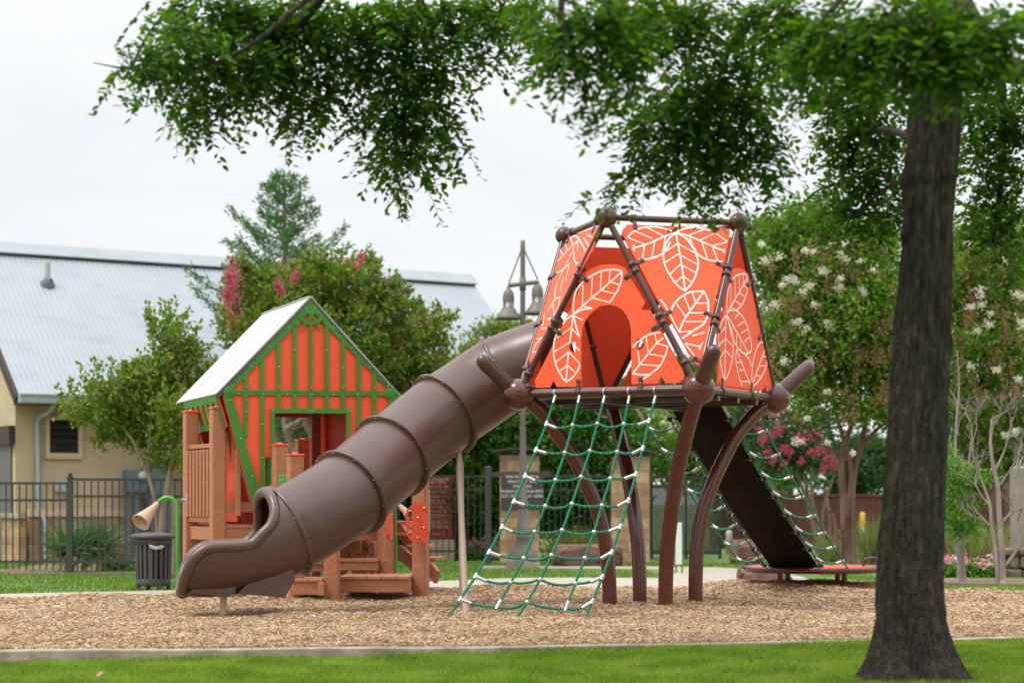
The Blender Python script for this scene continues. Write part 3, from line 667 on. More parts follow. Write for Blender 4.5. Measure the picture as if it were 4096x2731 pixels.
# stone wall and slab at the right edge
d = 27.; sw = thing('stone_wall', 'stepped wall of rough stone blocks below the tall slab', 'stone wall', tuple(P(4080, 2325, d)))
m = MB(); rs = np.random.default_rng(5)
for r_, (v0, v1, u0) in enumerate(((2275, 2325, 4030), (2225, 2273, 4035), (2190, 2223, 4012))):
    u = u0 + (r_ % 2) * 8
    while u < 4190:
        wd = rs.uniform(38, 70); p0, p1 = P(u, v0, d), P(u + wd - 3, v1, d)
        m.box(((p0.x + p1.x) / 2, d + .2 + rs.uniform(0, .05), (p0.z + p1.z) / 2), (p1.x - p0.x, .5, p0.z - p1.z - .006), bev=.025); u += wd
m.build('blocks', 'wall_stone', sw)
p0, p1 = P(4062, 1862, 27.6), P(4230, 2230, 27.6)
sb = MB().box(((p0.x + p1.x) / 2, 27.8, (p0.z + p1.z) / 2 - .1), (p1.x - p0.x, .3, p0.z - p1.z + .2), bev=.03).build('stone_slab', 'grey_slab', org=(p0.x, 27.8, 0)); tag(sb, 'tall smooth grey stone slab at the right edge behind the bare tree', 'stone slab')
pl = MB().tube([P(3823, 2270, 30), P(3823, 1822, 30)], .028, 8).build('sign_pole', 'blue_grey', org=tuple(P(3823, 2270, 30))); tag(pl, 'thin blue grey pole behind the leafy sapling', 'pole')

# ------------------------------------------------------------------ climbing tower
ZB, ZT = 2.0, 3.57
hub = {'L': Vector((.064, 18.38, ZB)), 'M': Vector((1.642, 17.5, ZB)), 'R': Vector((2.52, 19.08, ZB)), 'B': Vector((.944, 19.96, ZB))}
cen = Vector((1.2925, 18.73, ZB))
def midp(a, b): q = (hub[a] + hub[b]) / 2; return Vector((q.x, q.y, ZT))
top = {'1': midp('B', 'L'), '2': midp('L', 'M'), '3': midp('M', 'R'), '4': midp('R', 'B')}
tw = thing('climbing_tower', 'brown steel climbing tower with orange leaf panels on four curved legs', 'climbing tower', (cen.x, cen.y, 0))
legpx = {'L': [C7(*q) for q in ((700, 220), (770, 320), (850, 430), (910, 530), (960, 640), (1005, 740), (1040, 840), (1080, 1020), (1098, 1200), (1103, 1400))],
         'B': [C7(*q) for q in ((1118, 200), (1140, 280), (1162, 370), (1205, 560), (1245, 800), (1270, 1000), (1281, 1200), (1283, 1400))],
         'M': [C8(*q) for q in ((440, 170), (390, 350), (340, 560), (300, 800), (270, 1050), (257, 1250), (254, 1470))],
         'R': [C8(*q) for q in ((830, 230), (772, 290), (712, 362), (668, 430), (622, 520), (560, 650), (505, 800), (468, 950), (450, 1100), (443, 1280), (442, 1470))]}
base = {'L': 18.62, 'M': 18.35, 'R': 18.84, 'B': 19.11}
for k_ in 'LMRB':
    h = hub[k_]; px = legpx[k_]; uh = 2048 + h.x / h.y * FPX; ub = px[-1][0]
    pts = [h]
    for u, v in px:
        f = (u - ub) / (uh - ub); f = max(0, min(1, f)); pts.append(P(u, v, base[k_] + (h.y - base[k_]) * f))
    e = pts[-1]; pts.append(Vector((e.x, e.y, -.25)))
    MB().tube(smooth(pts, 5), .0685, 22).build('leg', 'brown_steel', tw)
    rad = (h - cen); rad.z = 0; rad.normalize(); tip = h + rad * .40 + Vector((0, 0, .35))
    dv = (tip - h).normalized()
    MB().tube([h, h + dv * .43, h + dv * .475, h + dv * .503, h + dv * .518], [.075, .071, .064, .045, .012], 22).build('antler_stub', 'brown_bar', tw)
    hb = MB().ball(h, .148, 40).build('hub_ball', 'brown_steel', tw)
for k_, r_ in (('1', .088), ('2', .097), ('3', .094), ('4', .088)):
    MB().ball(top[k_], r_, 32).build('top_ball', 'brown_bar', tw)
ring = [('L', 'M'), ('M', 'R'), ('R', 'B'), ('B', 'L')]
for a, b in ring:                                       # deck rails, with the pale deck edge above
    m = MB(); m.tube([hub[a], hub[b]], .031, 14); m.build('deck_rail', 'brown_bar', tw)
    q = Vector((0, 0, .028)); ins = (cen - (hub[a] + hub[b]) / 2); ins.z = 0; ins.normalize()
    dd_ = (hub[b] - hub[a]).normalized()
    MB().beam(hub[a] + q + ins * .02 + dd_ * .14, hub[b] + q + ins * .02 - dd_ * .14, .05, .02).build('deck_edge', 'aluminium', tw)
up = []
for a, b in (('1', '2'), ('2', '3'), ('3', '4'), ('4', '1')): MB().tube([top[a], top[b]], .0285, 14).build('top_bar', 'brown_bar', tw)
diag = [('L', '1'), ('L', '2'), ('M', '2'), ('M', '3'), ('R', '3'), ('R', '4'), ('B', '4'), ('B', '1')]
for a, b in diag:
    MB().tube([hub[a], top[b]], .0285, 14).build('strut', 'brown_bar', tw)
ins = [(hub[k_] * .93 + cen * .07) for k_ in 'LMRB']
dz = Vector((0, 0, .0))
fl = MB(); fl.prism([(q.x, q.y) for q in ins], [], (Vector((0, 0, ZB - .035)), Vector((1, 0, 0)), Vector((0, 1, 0)), Vector((0, 0, 1))), .055); fl.build('deck', 'roof_edge', tw)
m = MB()
for f in (.25, .5, .75):
    m.beam(hub['L'].lerp(hub['B'], f) - Vector((0, 0, .06)), hub['M'].lerp(hub['R'], f) - Vector((0, 0, .06)), .05, .05)
m.beam(hub['L'].lerp(hub['M'], .5) - Vector((0, 0, .085)), hub['B'].lerp(hub['R'], .5) - Vector((0, 0, .085)), .05, .05)
m.build('deck_joist', 'brown_bar', tw)

def plane(a, b, c):
    """frame of a panel plane through three points, normal pointing away from the tower's middle"""
    X = (b - a).normalized(); Nn = X.cross(c - a).normalized(); mid = (a + b + c) / 3 - Vector((cen.x, cen.y, 2.6))
    if Nn.dot(mid) < 0: Nn = -Nn
    return a, X, Nn.cross(X), Nn
def hit(fr, u, v):
    o, X, Y, Z = fr; d0 = P(u, v, 1.) - Vector((0, 0, CH)); t = (o - Vector((0, 0, CH))).dot(Z) / d0.dot(Z); q = Vector((0, 0, CH)) + d0 * t - o
    return q.dot(X), q.dot(Y)
TH = .016
def panel(fr, outer, holes, cv, name='leaf_panel', mat='orange_plastic'):
    oo = [hit(fr, *cv(*q)) for q in outer]; hh = [[hit(fr, *cv(*q)) for q in h] for h in holes]
    return MB().prism(oo, hh, fr, TH, -TH / 2).build(name, mat, tw)
def motif(pnl, fr, curves, straights, cv, r=.0066):
    m = MB()
    for c in curves: _ribbon(m, fr, smooth([hit(fr, *cv(*q)) for q in c], 5), r * 1.15)
    for c in straights: _ribbon(m, fr, [hit(fr, *cv(*q)) for q in c], r * .8)
    m.build('leaf_motif', 'leaf_line', pnl)
_rc = [0]
def _ribbon(m, fr, pts, r):
    o, X, Y, Z = fr; L = []; Rr = []; k = len(pts); _rc[0] += 1; off = .0014 + .00012 * (_rc[0] % 9)
    p = [np.array(q) for q in pts]
    for i in range(k):
        t = p[min(i + 1, k - 1)] - p[max(i - 1, 0)]; t = t / (np.linalg.norm(t) + 1e-9); n = np.array((-t[1], t[0])) * r
        L.append(p[i] + n); Rr.append(p[i] - n)
    W3 = lambda q, z: o + X * q[0] + Y * q[1] + Z * z
    V = [W3(q, TH / 2 + off) for q in L] + [W3(q, TH / 2 + off) for q in Rr] + [W3(q, TH / 2 - .002) for q in L] + [W3(q, TH / 2 - .002) for q in Rr]
    F = [(i, i + 1, k + i + 1, k + i) for i in range(k - 1)] + [(i, i + 1, 2 * k + i + 1, 2 * k + i) for i in range(k - 1)] + [(k + i, k + i + 1, 3 * k + i + 1, 3 * k + i) for i in range(k - 1)]
    m.add(V, F)
def mix(p, *cs): return p
# front panel with the arch (between the struts L-2 and M-2)
f1 = plane(hub['L'], hub['M'], top['2'])
def c56(x, y, w=6):  return C6(x, y)
outer = [C5(592, 1290), C5(640, 1205), C5(795, 890), C5(868, 745), C5(925, 590), C5(955, 533), C5(985, 512), C5(1040, 492), C5(1110, 482), C5(1170, 487), C5(1222, 510), C6(190, 535),
         C6(225, 600), C6(318, 748), C6(288, 800), C6(352, 802), C6(400, 890), C6(470, 1030), C6(580, 1225), C6(592, 1262), C6(575, 1306),
         C6(460, 1312), C6(431, 1262), C6(404, 1313), C6(222, 1318)]
arch = [(1265, 1090), (1265, 950), (1255, 890), (1235, 840), (1200, 798), (1155, 772), (1108, 765), (1060, 772), (1015, 797), (975, 835), (942, 880), (925, 930), (916, 1000), (915, 1150), (919, 1336)]
outer += [C5(*q) for q in arch] + [C5(*q) for q in ((748, 1338), (723, 1292), (698, 1341), (600, 1343))]
hl = [[C5(*q) for q in smooth([(876, 1025), (876, 1092), (858, 1097), (840, 1085), (833, 1060), (845, 1035), (862, 1024)], 3, True)],
      [C6(*q) for q in smooth([(262, 1007), (264, 1073), (285, 1075), (304, 1062), (308, 1040), (298, 1015), (280, 1003)], 3, True)]]
idn = lambda a, b: (a, b)
p1 = panel(f1, outer, hl, idn, 'door_panel')
motif(p1, f1,
      [[(410, 850), (408, 760), (430, 660), (480, 590), (560, 530), (650, 490), (740, 478), (815, 490)], [(815, 490), (810, 560), (780, 650), (710, 755)], [(410, 850), (480, 790), (560, 715), (640, 650), (720, 580), (815, 495)],
       [(320, 935), (355, 890), (410, 855)], [(295, 970), (255, 1050), (243, 1160), (262, 1270), (310, 1370), (350, 1418)], [(350, 1418), (410, 1370), (450, 1310), (462, 1265)], [(405, 865), (390, 1000), (377, 1095)], [(368, 1160), (358, 1280), (348, 1415)],
       [(410, 860), (430, 950), (460, 1035)], [(410, 852), (480, 815), (565, 800)]],
      [[(487, 605), (485, 785)], [(567, 540), (558, 712)], [(642, 505), (634, 645)], [(715, 488), (708, 578)], [(720, 582), (795, 605)], [(640, 652), (765, 682)], [(565, 715), (710, 752)], [(485, 785), (565, 800)],
       [(390, 965), (268, 1050)], [(395, 1075), (250, 1165)], [(370, 1165), (262, 1250)], [(355, 1280), (295, 1325)], [(390, 965), (460, 1040)], [(370, 1165), (462, 1265)], [(355, 1275), (420, 1335)], [(428, 1120), (462, 1158)], [(410, 860), (488, 902)]], CT)
motif(p1, f1,
      [[(230, 1243), (340, 1105), (400, 1030), (445, 995)], [(228, 1062), (260, 1030), (320, 985), (380, 962), (425, 960)], [(475, 1052), (460, 1110), (420, 1190), (350, 1250), (285, 1296)], [(230, 1243), (290, 1252), (358, 1250)]],
      [[(325, 985), (340, 1105)], [(385, 965), (400, 1033)], [(400, 1035), (478, 1055)], [(340, 1107), (455, 1127)], [(280, 1180), (420, 1190)], [(268, 1085), (278, 1178)]], C6)
# hanging panel 2-3-M
f2 = plane(top['2'], top['3'], hub['M'])
p2 = panel(f2, [(152, 268), (158, 242), (172, 232), (185, 212), (200, 209), (880, 235), (898, 246), (904, 262), (880, 400), (812, 700), (765, 900), (712, 1130), (704, 1165), (690, 1185), (672, 1188), (654, 1172), (640, 1140), (580, 1030), (500, 890), (400, 735), (300, 545), (225, 410)], [], C6)
motif(p2, f2,
      [[(525, 265), (470, 320), (440, 400), (450, 490), (490, 570), (540, 635), (590, 672)], [(525, 265), (600, 310), (660, 400), (682, 480), (665, 560), (635, 620), (590, 672)], [(525, 265), (540, 340), (560, 450), (577, 560), (590, 668)],
       [(188, 300), (240, 252), (310, 229), (400, 228), (470, 245), (525, 265)], [(490, 330), (450, 395), (400, 430), (330, 450), (265, 452)], [(525, 265), (430, 300), (330, 345), (220, 377)],
       [(525, 265), (580, 240), (650, 231), (720, 240), (765, 252)], [(525, 265), (620, 290), (700, 325), (780, 360), (870, 397)], [(600, 300), (650, 370), (690, 425), (760, 457), (850, 468)],
       [(485, 840), (510, 770), (560, 715), (630, 680), (722, 673)], [(722, 673), (750, 740), (750, 830), (720, 900), (660, 940), (570, 1003)], [(722, 675), (640, 790), (580, 880), (548, 958)], [(418, 730), (455, 778), (485, 838)]],
      [[(485, 835), (548, 960)], [(540, 342), (455, 397)], [(550, 410), (448, 476)], [(562, 482), (485, 555)], [(575, 570), (525, 610)], [(545, 345), (655, 405)], [(553, 420), (680, 490)], [(565, 490), (670, 548)], [(577, 570), (640, 612)],
       [(320, 228), (445, 292)], [(240, 255), (365, 308)], [(190, 300), (305, 345)], [(455, 290), (435, 400)], [(380, 320), (360, 435)], [(310, 345), (292, 450)], [(735, 240), (615, 285)], [(805, 267), (690, 320)], [(800, 267), (885, 328)], [(880, 332), (775, 360)], [(620, 290), (660, 400)], [(705, 325), (745, 445)], [(780, 360), (818, 462)],
       [(585, 708), (625, 808)], [(640, 680), (665, 755)], [(530, 760), (595, 850)], [(665, 757), (745, 758)], [(625, 825), (750, 822)], [(595, 885), (725, 885)], [(550, 958), (655, 950)], [(640, 985), (730, 958)], [(590, 1035), (705, 1062)], [(715, 1033), (682, 1060), (700, 1082)], [(590, 1040), (657, 1122)], [(232, 350), (236, 395)], [(862, 380), (862, 412)]], C6)
# right panel M-R-3
f3 = plane(hub['M'], hub['R'], top['3'])
p3 = panel(f3, [(812, 1322), (820, 1180), (815, 1000), (850, 830), (880, 690), (905, 580), (922, 528), (945, 510), (965, 508), (1000, 522), (1030, 552), (1050, 650), (1088, 790), (1085, 855), (1110, 862), (1140, 980), (1208, 1290), (1200, 1368), (1158, 1362), (1144, 1318), (1130, 1358), (836, 1325), (826, 1290), (818, 1324)], [], C6)
motif(p3, f3,
      [[(876, 820), (880, 700), (900, 620), (940, 565), (1000, 550), (1020, 580), (1020, 660), (990, 750), (940, 810)], [(880, 820), (1020, 580)], [(875, 830), (900, 805), (950, 810), (1000, 870), (1030, 950), (1047, 1040), (1042, 1090), (1000, 1105), (950, 1060), (915, 990), (895, 920), (878, 835)], [(876, 832), (950, 960), (1025, 1098)],
       [(870, 840), (835, 900), (818, 1000), (826, 1120), (850, 1250), (862, 1288), (890, 1240), (918, 1130), (920, 1000), (895, 900), (872, 840)], [(871, 840), (867, 1060), (862, 1285)],
       [(945, 1070), (940, 1150), (960, 1260), (985, 1330)], [(945, 1072), (1000, 1220), (1050, 1335)], [(1050, 1335), (1055, 1200), (1075, 1100), (1105, 1035), (1137, 1024)], [(1137, 1024), (1160, 1120), (1142, 1220), (1095, 1300), (1050, 1335)], [(1050, 1335), (1100, 1190), (1145, 1070)], [(1000, 1105), (1035, 1150), (1052, 1200)]],
      [[(905, 635), (905, 782)], [(935, 580), (935, 735)], [(965, 560), (965, 690)], [(992, 555), (992, 640)], [(995, 625), (1019, 652)], [(965, 680), (1008, 716)], [(930, 732), (985, 772)], [(905, 778), (945, 808)],
       [(930, 862), (962, 825)], [(950, 915), (1000, 880)], [(975, 965), (1022, 935)], [(1000, 1022), (1036, 990)], [(868, 920), (830, 962)], [(867, 1000), (822, 1050)], [(865, 1080), (832, 1135)], [(867, 1000), (918, 1052)], [(865, 1080), (912, 1132)],
       [(978, 1298), (1030, 1300)], [(962, 1220), (1000, 1220)], [(948, 1165), (978, 1165)], [(1125, 1120), (1160, 1132)], [(1100, 1190), (1147, 1192)], [(1080, 1252), (1115, 1268)], [(915, 900), (915, 985)], [(945, 960), (945, 1050)], [(975, 1010), (975, 1085)]], C6, r=.0060)
# left hanging panel 1-2-L
f4 = plane(top['1'], top['2'], hub['L'])
p4 = panel(f4, [(330, 285), (365, 215), (420, 190), (575, 135), (612, 120), (622, 150), (560, 330), (430, 560), (290, 800), (150, 1060), (80, 1215), (50, 1262), (38, 1240), (60, 1120), (105, 985), (170, 740), (240, 500), (290, 330)], [], CT)
motif(p4, f4,
      [[(275, 415), (345, 340), (420, 265), (450, 235)], [(350, 240), (420, 200), (460, 230), (515, 328)], [(415, 330), (420, 400), (450, 435), (480, 425)], [(255, 720), (265, 620), (300, 540), (360, 420), (445, 240)], [(262, 510), (310, 490), (380, 430)], [(303, 705), (245, 745), (200, 830)], [(303, 705), (285, 790), (245, 870), (195, 897)], [(75, 1145), (110, 1090), (155, 1047)]],
      [[(300, 310), (325, 365)], [(345, 268), (362, 315)], [(390, 225), (408, 270)], [(345, 580), (377, 430)], [(300, 660), (330, 540)], [(150, 975), (215, 967)], [(105, 1062), (155, 1047)], [(68, 1162), (102, 1175)], [(450, 240), (445, 330)], [(240, 745), (250, 860)], [(170, 850), (150, 975)], [(495, 215), (545, 290)], [(530, 190), (572, 215)]], CT, r=.0058)
# panels of the far sides: hanging 3-4-R and 4-1-B, standing R-B and B-L (the slide opening)
def rel(fr, tri, outer, holes=(), name='back_panel'):
    """outline in panel units: x from the left hub or ball, given as fractions of the triangle's base and height"""
    a, b, c = tri; bl_ = (b - a).length; o, X, Y, Z = fr; cy = (c - a).dot(Y); cxx = (c - a).dot(X)
    f = lambda q: (q[0] * bl_, q[1] * cy)
    return MB().prism([f(q) for q in outer], [[f(q) for q in h] for h in holes], fr, TH, -TH / 2).build(name, 'orange_plastic', tw)
hang = [(.10, .06), (.90, .06), (.92, .12), (.545, .90), (.5, .94), (.455, .90), (.08, .12)]
for a, b, c in (('3', '4', 'R'), ('4', '1', 'B')):
    tri = (top[a], top[b], hub[c]); rel(plane(*tri), tri, hang)
stand = [(.07, .05), (.93, .05), (.62, .70), (.56, .76), (.44, .76), (.38, .70)]
tri = (hub['R'], hub['B'], top['4']); rel(plane(*tri), tri, [(.07, .05), (.33, .05), (.33, .40), (.42, .52), (.5, .55), (.58, .52), (.67, .40), (.67, .05), (.93, .05), (.62, .70), (.56, .76), (.44, .76), (.38, .70)])
tri = (hub['B'], hub['L'], top['1']); rel(plane(*tri), tri, stand, [[(.5 + .2 * math.cos(t), .30 + .235 * math.sin(t)) for t in np.linspace(0, 2 * math.pi, 20, endpoint=False)]])
# clamps: a collar round the bar and a tab on the panel, two bolts
def clamp(c, axis, side, Nn):
    axis = axis.normalized(); side = side.normalized(); m = MB()
    m.lathe([(.030, -.022), (.040, -.022), (.040, .022), (.030, .022)], c, axis, n=18)
    cc = c + side * .062 + Nn * .012
    Mx = Matrix((side, axis, side.cross(axis))).transposed(); m.box(cc, (.085, .040, .012), Mx, bev=.004)
    m.lathe([(0, -.006), (.020, -.006), (.020, .006), (0, .006)], c + side * .105 + Nn * .012, Nn, n=14)
    o = m.build('clamp', 'brown_bar', tw)
    b = MB()
    for e in (-1, 1): b.ball(c + side * .055 + axis * .0 + Nn * .019 + side * e * .012, .0055, 8)
    b.build('bolt', 'steel_bolt', o)
frames = {('L', '2'): [(f1, 'M'), (f4, '1')], ('M', '2'): [(f1, 'L'), (f2, '3')], ('M', '3'): [(f2, '2'), (f3, 'R')], ('R', '3'): [(f3, 'M')], ('L', '1'): [(f4, '2')]}
allp = {**hub, **top}
for (a, b), lst in frames.items():
    A_, B_ = allp[a], allp[b]; ax = (B_ - A_).normalized()
    for fr, third in lst:
        Z = fr[3]; sd_ = allp[third] - A_; sd_ = (sd_ - ax * sd_.dot(ax)).normalized()
        st_ = (fr is f1 or fr is f3)
        for f in ((.07, .38, .68) if st_ else (.15 if third != '1' else .12, .42, .72)):
            clamp(A_.lerp(B_, f), ax, sd_, Z)
for (a, b), fs in ((('L', 'M'), (.345, .69)), (('M', 'R'), (.28, .66))):
    A_, B_ = hub[a], hub[b]
    for f in fs: clamp(A_.lerp(B_, f), B_ - A_, Vector((0, 0, 1)), (f1 if a == 'L' else f3)[3])
for (a, b), fr in ((('2', '3'), f2), (('1', '2'), f4)):
    A_, B_ = top[a], top[b]
    for f in (.2, .8): clamp(A_.lerp(B_, f), B_ - A_, -fr[1].cross(fr[3]) if False else (hub['M' if a == '2' else 'L'] - (A_ + B_) / 2), fr[3])
for f in (.35, .65):
    for a, b, t3 in (('B', '4', 'R'), ('B', '1', 'L'), ('R', '4', 'B')):
        A_, B_ = allp[a], allp[b]; ax = (B_ - A_).normalized(); sd_ = allp[t3] - A_; sd_ -= ax * sd_.dot(ax); clamp(A_.lerp(B_, f), ax, sd_, sd_.normalized().cross(ax))
# safety sticker on the front leg
q0, q1 = C8(397, 470), C8(360, 650); dS = 17.98
m = MB(); m.tube([P(q0[0] - 6, q0[1], dS + .02), P(q1[0] - 6, q1[1], dS + .10)], .012, 8); m.build('sticker', 'sign_white', tw)

# ------------------------------------------------------------------ tube slide
sl_ = thing('tube_slide', 'brown plastic tube slide curving down from the tower to an open chute', 'slide', (-1.2, 18.2, 0))
RT = .383
path = [P(2266, 1418, 19.12), P(2205, 1432, 19.1), P(2120, 1458, 19.14), P(2003, 1503, 19.22), P(1890, 1578, 19.15), P(1776, 1654, 18.95), P(1670, 1738, 18.75), P(1564, 1825, 18.45), P(1480, 1897, 18.2), P(1399, 1968, 17.98), P(1290, 2040, 17.75), P(1200, 2093, 17.62), P(1138, 2124, 17.55)]
sp = smooth(path, 8)
def seg(i0, i1, name='tube_section'):
    m = MB(); pts = sp[i0:i1 + 1]; m.tube(pts, RT, 48, caps=False)
    o = m.build(name, 'slide_plastic', sl_); return o
def flange(i, wd=.017, R=.425):
    c = sp[i]; ax = (sp[min(i + 1, len(sp) - 1)] - sp[i - 1]).normalized()
    m = MB(); m.lathe([(RT - .004, -wd), (R - .004, -wd), (R, -wd + .004), (R, wd - .004), (R - .004, wd), (RT - .004, wd)], c, ax, n=64)
    o = m.build('flange', 'slide_plastic', sl_)
    b = MB(); x = ax.cross(Vector((0, 0, 1))).normalized(); y = x.cross(ax)
    for k_ in range(10):
        a = 2 * math.pi * k_ / 10 + .3
        for s_ in (-1, 1): b.ball(c + (x * math.cos(a) + y * math.sin(a)) * (RT + .024) + ax * s_ * (wd + .001), .006, 8)
    b.build('bolt', 'steel_bolt', o)
cuts = [0, 24, 40, 56, 72, 96]
for a, b in zip(cuts[:-1], cuts[1:]): seg(a, b)
for i in cuts[1:-1]: flange(i)
flange(95, .02)
# open chute
fwa = (sp[-1] - sp[-2]); TA = math.degrees(math.atan2(-fwa.z, math.hypot(fwa.x, fwa.y))); fwa.z = 0; fwa.normalize(); fw = (fwa + Vector((-1, .05, 0)) * 1.2).normalized(); sd_ = Vector((-fw.y, fw.x, 0)); c0 = sp[-1]; KS = .945
secs = [(0, .0, 24, 180, 0), (.03, -.008, 22, 170, 0), (.06, -.018, 20, 150, 0), (.085, -.03, 17, 134, 0), (.12, -.046, 14, 118, 0), (.17, -.066, 11, 106, 0), (.24, -.09, 8, 98, 0), (.32, -.115, 6, 92, .0), (.42, -.142, 3, 90, .022), (.52, -.16, 1, 90, .035), (.64, -.17, 0, 90, .04), (.73, -.172, 0, 90, .028), (.80, -.172, 0, 88, 0), (.855, -.17, 0, 80, 0), (.895, -.168, 0, 68, 0), (.925, -.165, 0, 52, 0), (.94, -.163, 0, 34, 0), (.945, -.162, 0, 14, 0)]
ss = smooth(secs, 3); NA = 28; V = []; F = []; rimN, rimF = [], []
for s_, dz_, ti, A_, ex in ss:
    yw = min(1, s_ / .22); fl2 = (fwa * (1 - yw) + fw * yw).normalized(); sdl = Vector((-fl2.y, fl2.x, 0)); ti = R_(ti * (TA / 24) ** (1 - min(1, s_ / .1))); A_ = R_(min(A_, 179.5)); upv = Vector((0, 0, 1)) * math.cos(ti) + fl2 * math.sin(ti); c = c0 + fw * s_ * KS + Vector((0, 0, dz_))
    row = []
    for j in range(NA + 1):
        a = -A_ + 2 * A_ * j / NA; row.append(c - upv * RT * math.cos(a) + sdl * RT * math.sin(a))
    row = [row[0] + upv * ex] + row + [row[-1] + upv * ex]; V += row; rimN.append(row[0]); rimF.append(row[-1])
w_ = NA + 3
F = [(i * w_ + j, i * w_ + j + 1, (i + 1) * w_ + j + 1, (i + 1) * w_ + j) for i in range(len(ss) - 1) for j in range(w_ - 1)]
ch = MB(); ch.add(V, F, True)
V2_ = [Vector(v) + (Vector(v) - (c0 + fw * ss[i // w_][0] * KS + Vector((0, 0, ss[i // w_][1])))).normalized() * .018 for i, v in enumerate(V)]
ch.add(V2_, F, True); chute = ch.build('chute', 'slide_plastic', sl_, recalc=False)
loop = rimN[::-1][:-3] + [rimN[0].lerp(rimF[0], .5) + Vector((0, 0, .02))] + rimF[3:]
loop = [q for i, q in enumerate(loop)]
lip = smooth(loop[::2] + [loop[-1]], 3)
MB().tube(lip, .050, 18, close=False).build('rolled_rim', 'slide_plastic', sl_)
def sk(pts, hw, name):
    m = MB(); m.prism([(a, b) for a, b in pts], [], (Vector((c0.x, c0.y, 0)) - sd_ * hw, fw, Vector((0, 0, 1)), sd_), 2 * hw); return m.build(name, 'slide_plastic', sl_)
sk([(.845, .225), (.50, .185), (.45, .215), (.43, .30), (.76, .30)], .24, 'chute_foot')
sk([(.42, .215), (.02, .175), (-.075, .33), (-.05, .46), (.30, .34)], .24, 'chute_foot')
e = P(897, 2380, 17.35); MB().tube([(e.x, e.y, .26), (e.x - .01, e.y, .1), (e.x - .02, e.y, -.2)], .029, 14).build('support_pole', 'tan_pole', sl_)
# A-frame support under the second joint
j = sp[40]; a0 = j + Vector((.145, -.12, -.40)); b0 = j + Vector((.155, .10, -.40))
f0, f1_ = P(1864, 2459, 17.75), P(1850, 2426, 18.95)
MB().tube([a0 + Vector((0, 0, .05)), a0 - Vector((0, 0, .1)), (f0.x, f0.y, f0.z), (f0.x, f0.y, -.2)], [.012, .03, .03, .03], 14).build('support_pole', 'tan_pole', sl_)
MB().tube([b0 + Vector((0, 0, .05)), b0 - Vector((0, 0, .1)), (f1_.x, f1_.y, 0), (f1_.x, f1_.y, -.2)], [.012, .03, .03, .03], 14).build('support_pole', 'tan_pole', sl_)
m = MB(); m.box((a0 + b0) / 2 + Vector((0, 0, .06)), (.012, .26, .10)); m.tube([a0 - Vector((.035, 0, .02)), b0 + Vector((-.035, 0, .10))], .007, 6); m.build('bracket', 'tan_pole', sl_)

# ------------------------------------------------------------------ front rope net
nn = thing('rope_net', 'green rope climbing net slung from the front deck rail to the chips', 'climbing net', (.2, 17.4, 0))
tops = [(780, 130), (925, 130), (1075, 120), (1222, 115), (1378, 110)]
rows = [[(725, 292), (882, 300), (1030, 291), (1188, 293), (1338, 273)], [(662, 448), (835, 464), (985, 453), (1148, 458), (1300, 437)], [(597, 603), (779, 627), (932, 608), (1107, 617), (1260, 592)],
        [(530, 755), (718, 782), (877, 768), (1057, 778), (1215, 748)], [(459, 908), (654, 935), (819, 926), (1009, 936), (1167, 905)], [(382, 1057), (589, 1093), (755, 1075), (955, 1092), (1115, 1057)],
        [(302, 1200), (511, 1237), (686, 1220), (897, 1243), (1059, 1205)], [(209, 1338), (430, 1385), (609, 1355), (840, 1395), (1000, 1350)]]
ends = [(125, 1462), None, (535, 1465), None, (955, 1462)]
def raild(u): return 18.38 + (17.5 - 18.38) * (u - 2075) / (2795 - 2075) - .03
RP = []
for i in range(5):
    u, v = C7(*tops[i]); dt = raild(u); f_end = 1462
    pts = [P(u, 1580, dt)]
    for r in rows:
        x, y = r[i]; uu, vv = C7(x, y); f = (y - 120) / (1462 - 120); pts.append(P(uu, vv, dt + (17.0 - dt) * f))
    if ends[i]: uu, vv = C7(*ends[i]); pts.append(P(uu, vv + 4, 17.0))
    RP.append(pts)
for i, pts in enumerate(RP):
    r_ = MB().tube(smooth(pts, 3), .0122, 10).build('rope', 'rope', nn)
    a_ = pts[0]; dv = (pts[1] - pts[0]).normalized()
    m = MB(); m.tube([a_ + dv * .01, a_ + dv * .085], .0145, 10); m.lathe([(.033, -.008), (.042, -.008), (.042, .008), (.033, .008)], (a_.x, a_.y + .03, ZB), hub['M'] - hub['L'], n=14); m.build('end_fitting', 'aluminium', r_)
for k_ in range(8):
    pts = []
    for i in range(5):
        q = RP[i][k_ + 1]
        if i: 
            pq = RP[i - 1][k_ + 1]; sag = .016 + .012 * ((k_ + i) % 2); tt = Vector((0, 0, 1))
            for f in (.25, .5, .75): pts.append(pq.lerp(q, f) - tt * sag * 4 * f * (1 - f))
        pts.append(q)
    rg = MB().tube(smooth(pts, 3), .0122, 10).build('rung_rope', 'rope', nn)
    for i in (1, 2, 3):
        m = MB()
        if k_ == 7 and i in (1, 3):
            q = RP[i][k_ + 1]; d_ = (RP[i][k_] - q).normalized(); m.tube([q - d_ * .02, q + d_ * .075], .0175, 10)
        else: m.ball(RP[i][k_ + 1], .0235, 14)
        m.build('rope_connector', 'aluminium', rg)
    for i, s_ in ((0, 1), (4, -1)):
        m = MB(); q = RP[i][k_ + 1]; ax = (RP[i][k_] - q).normalized(); m.tube([q - ax * .026, q + ax * .026], .0175, 12)
        tgt = pts[1] if i == 0 else pts[-2]; dd_ = (tgt - q).normalized(); m.tube([q, q + dd_ * .105], .0165, 12); m.build('rope_connector', 'aluminium', rg)

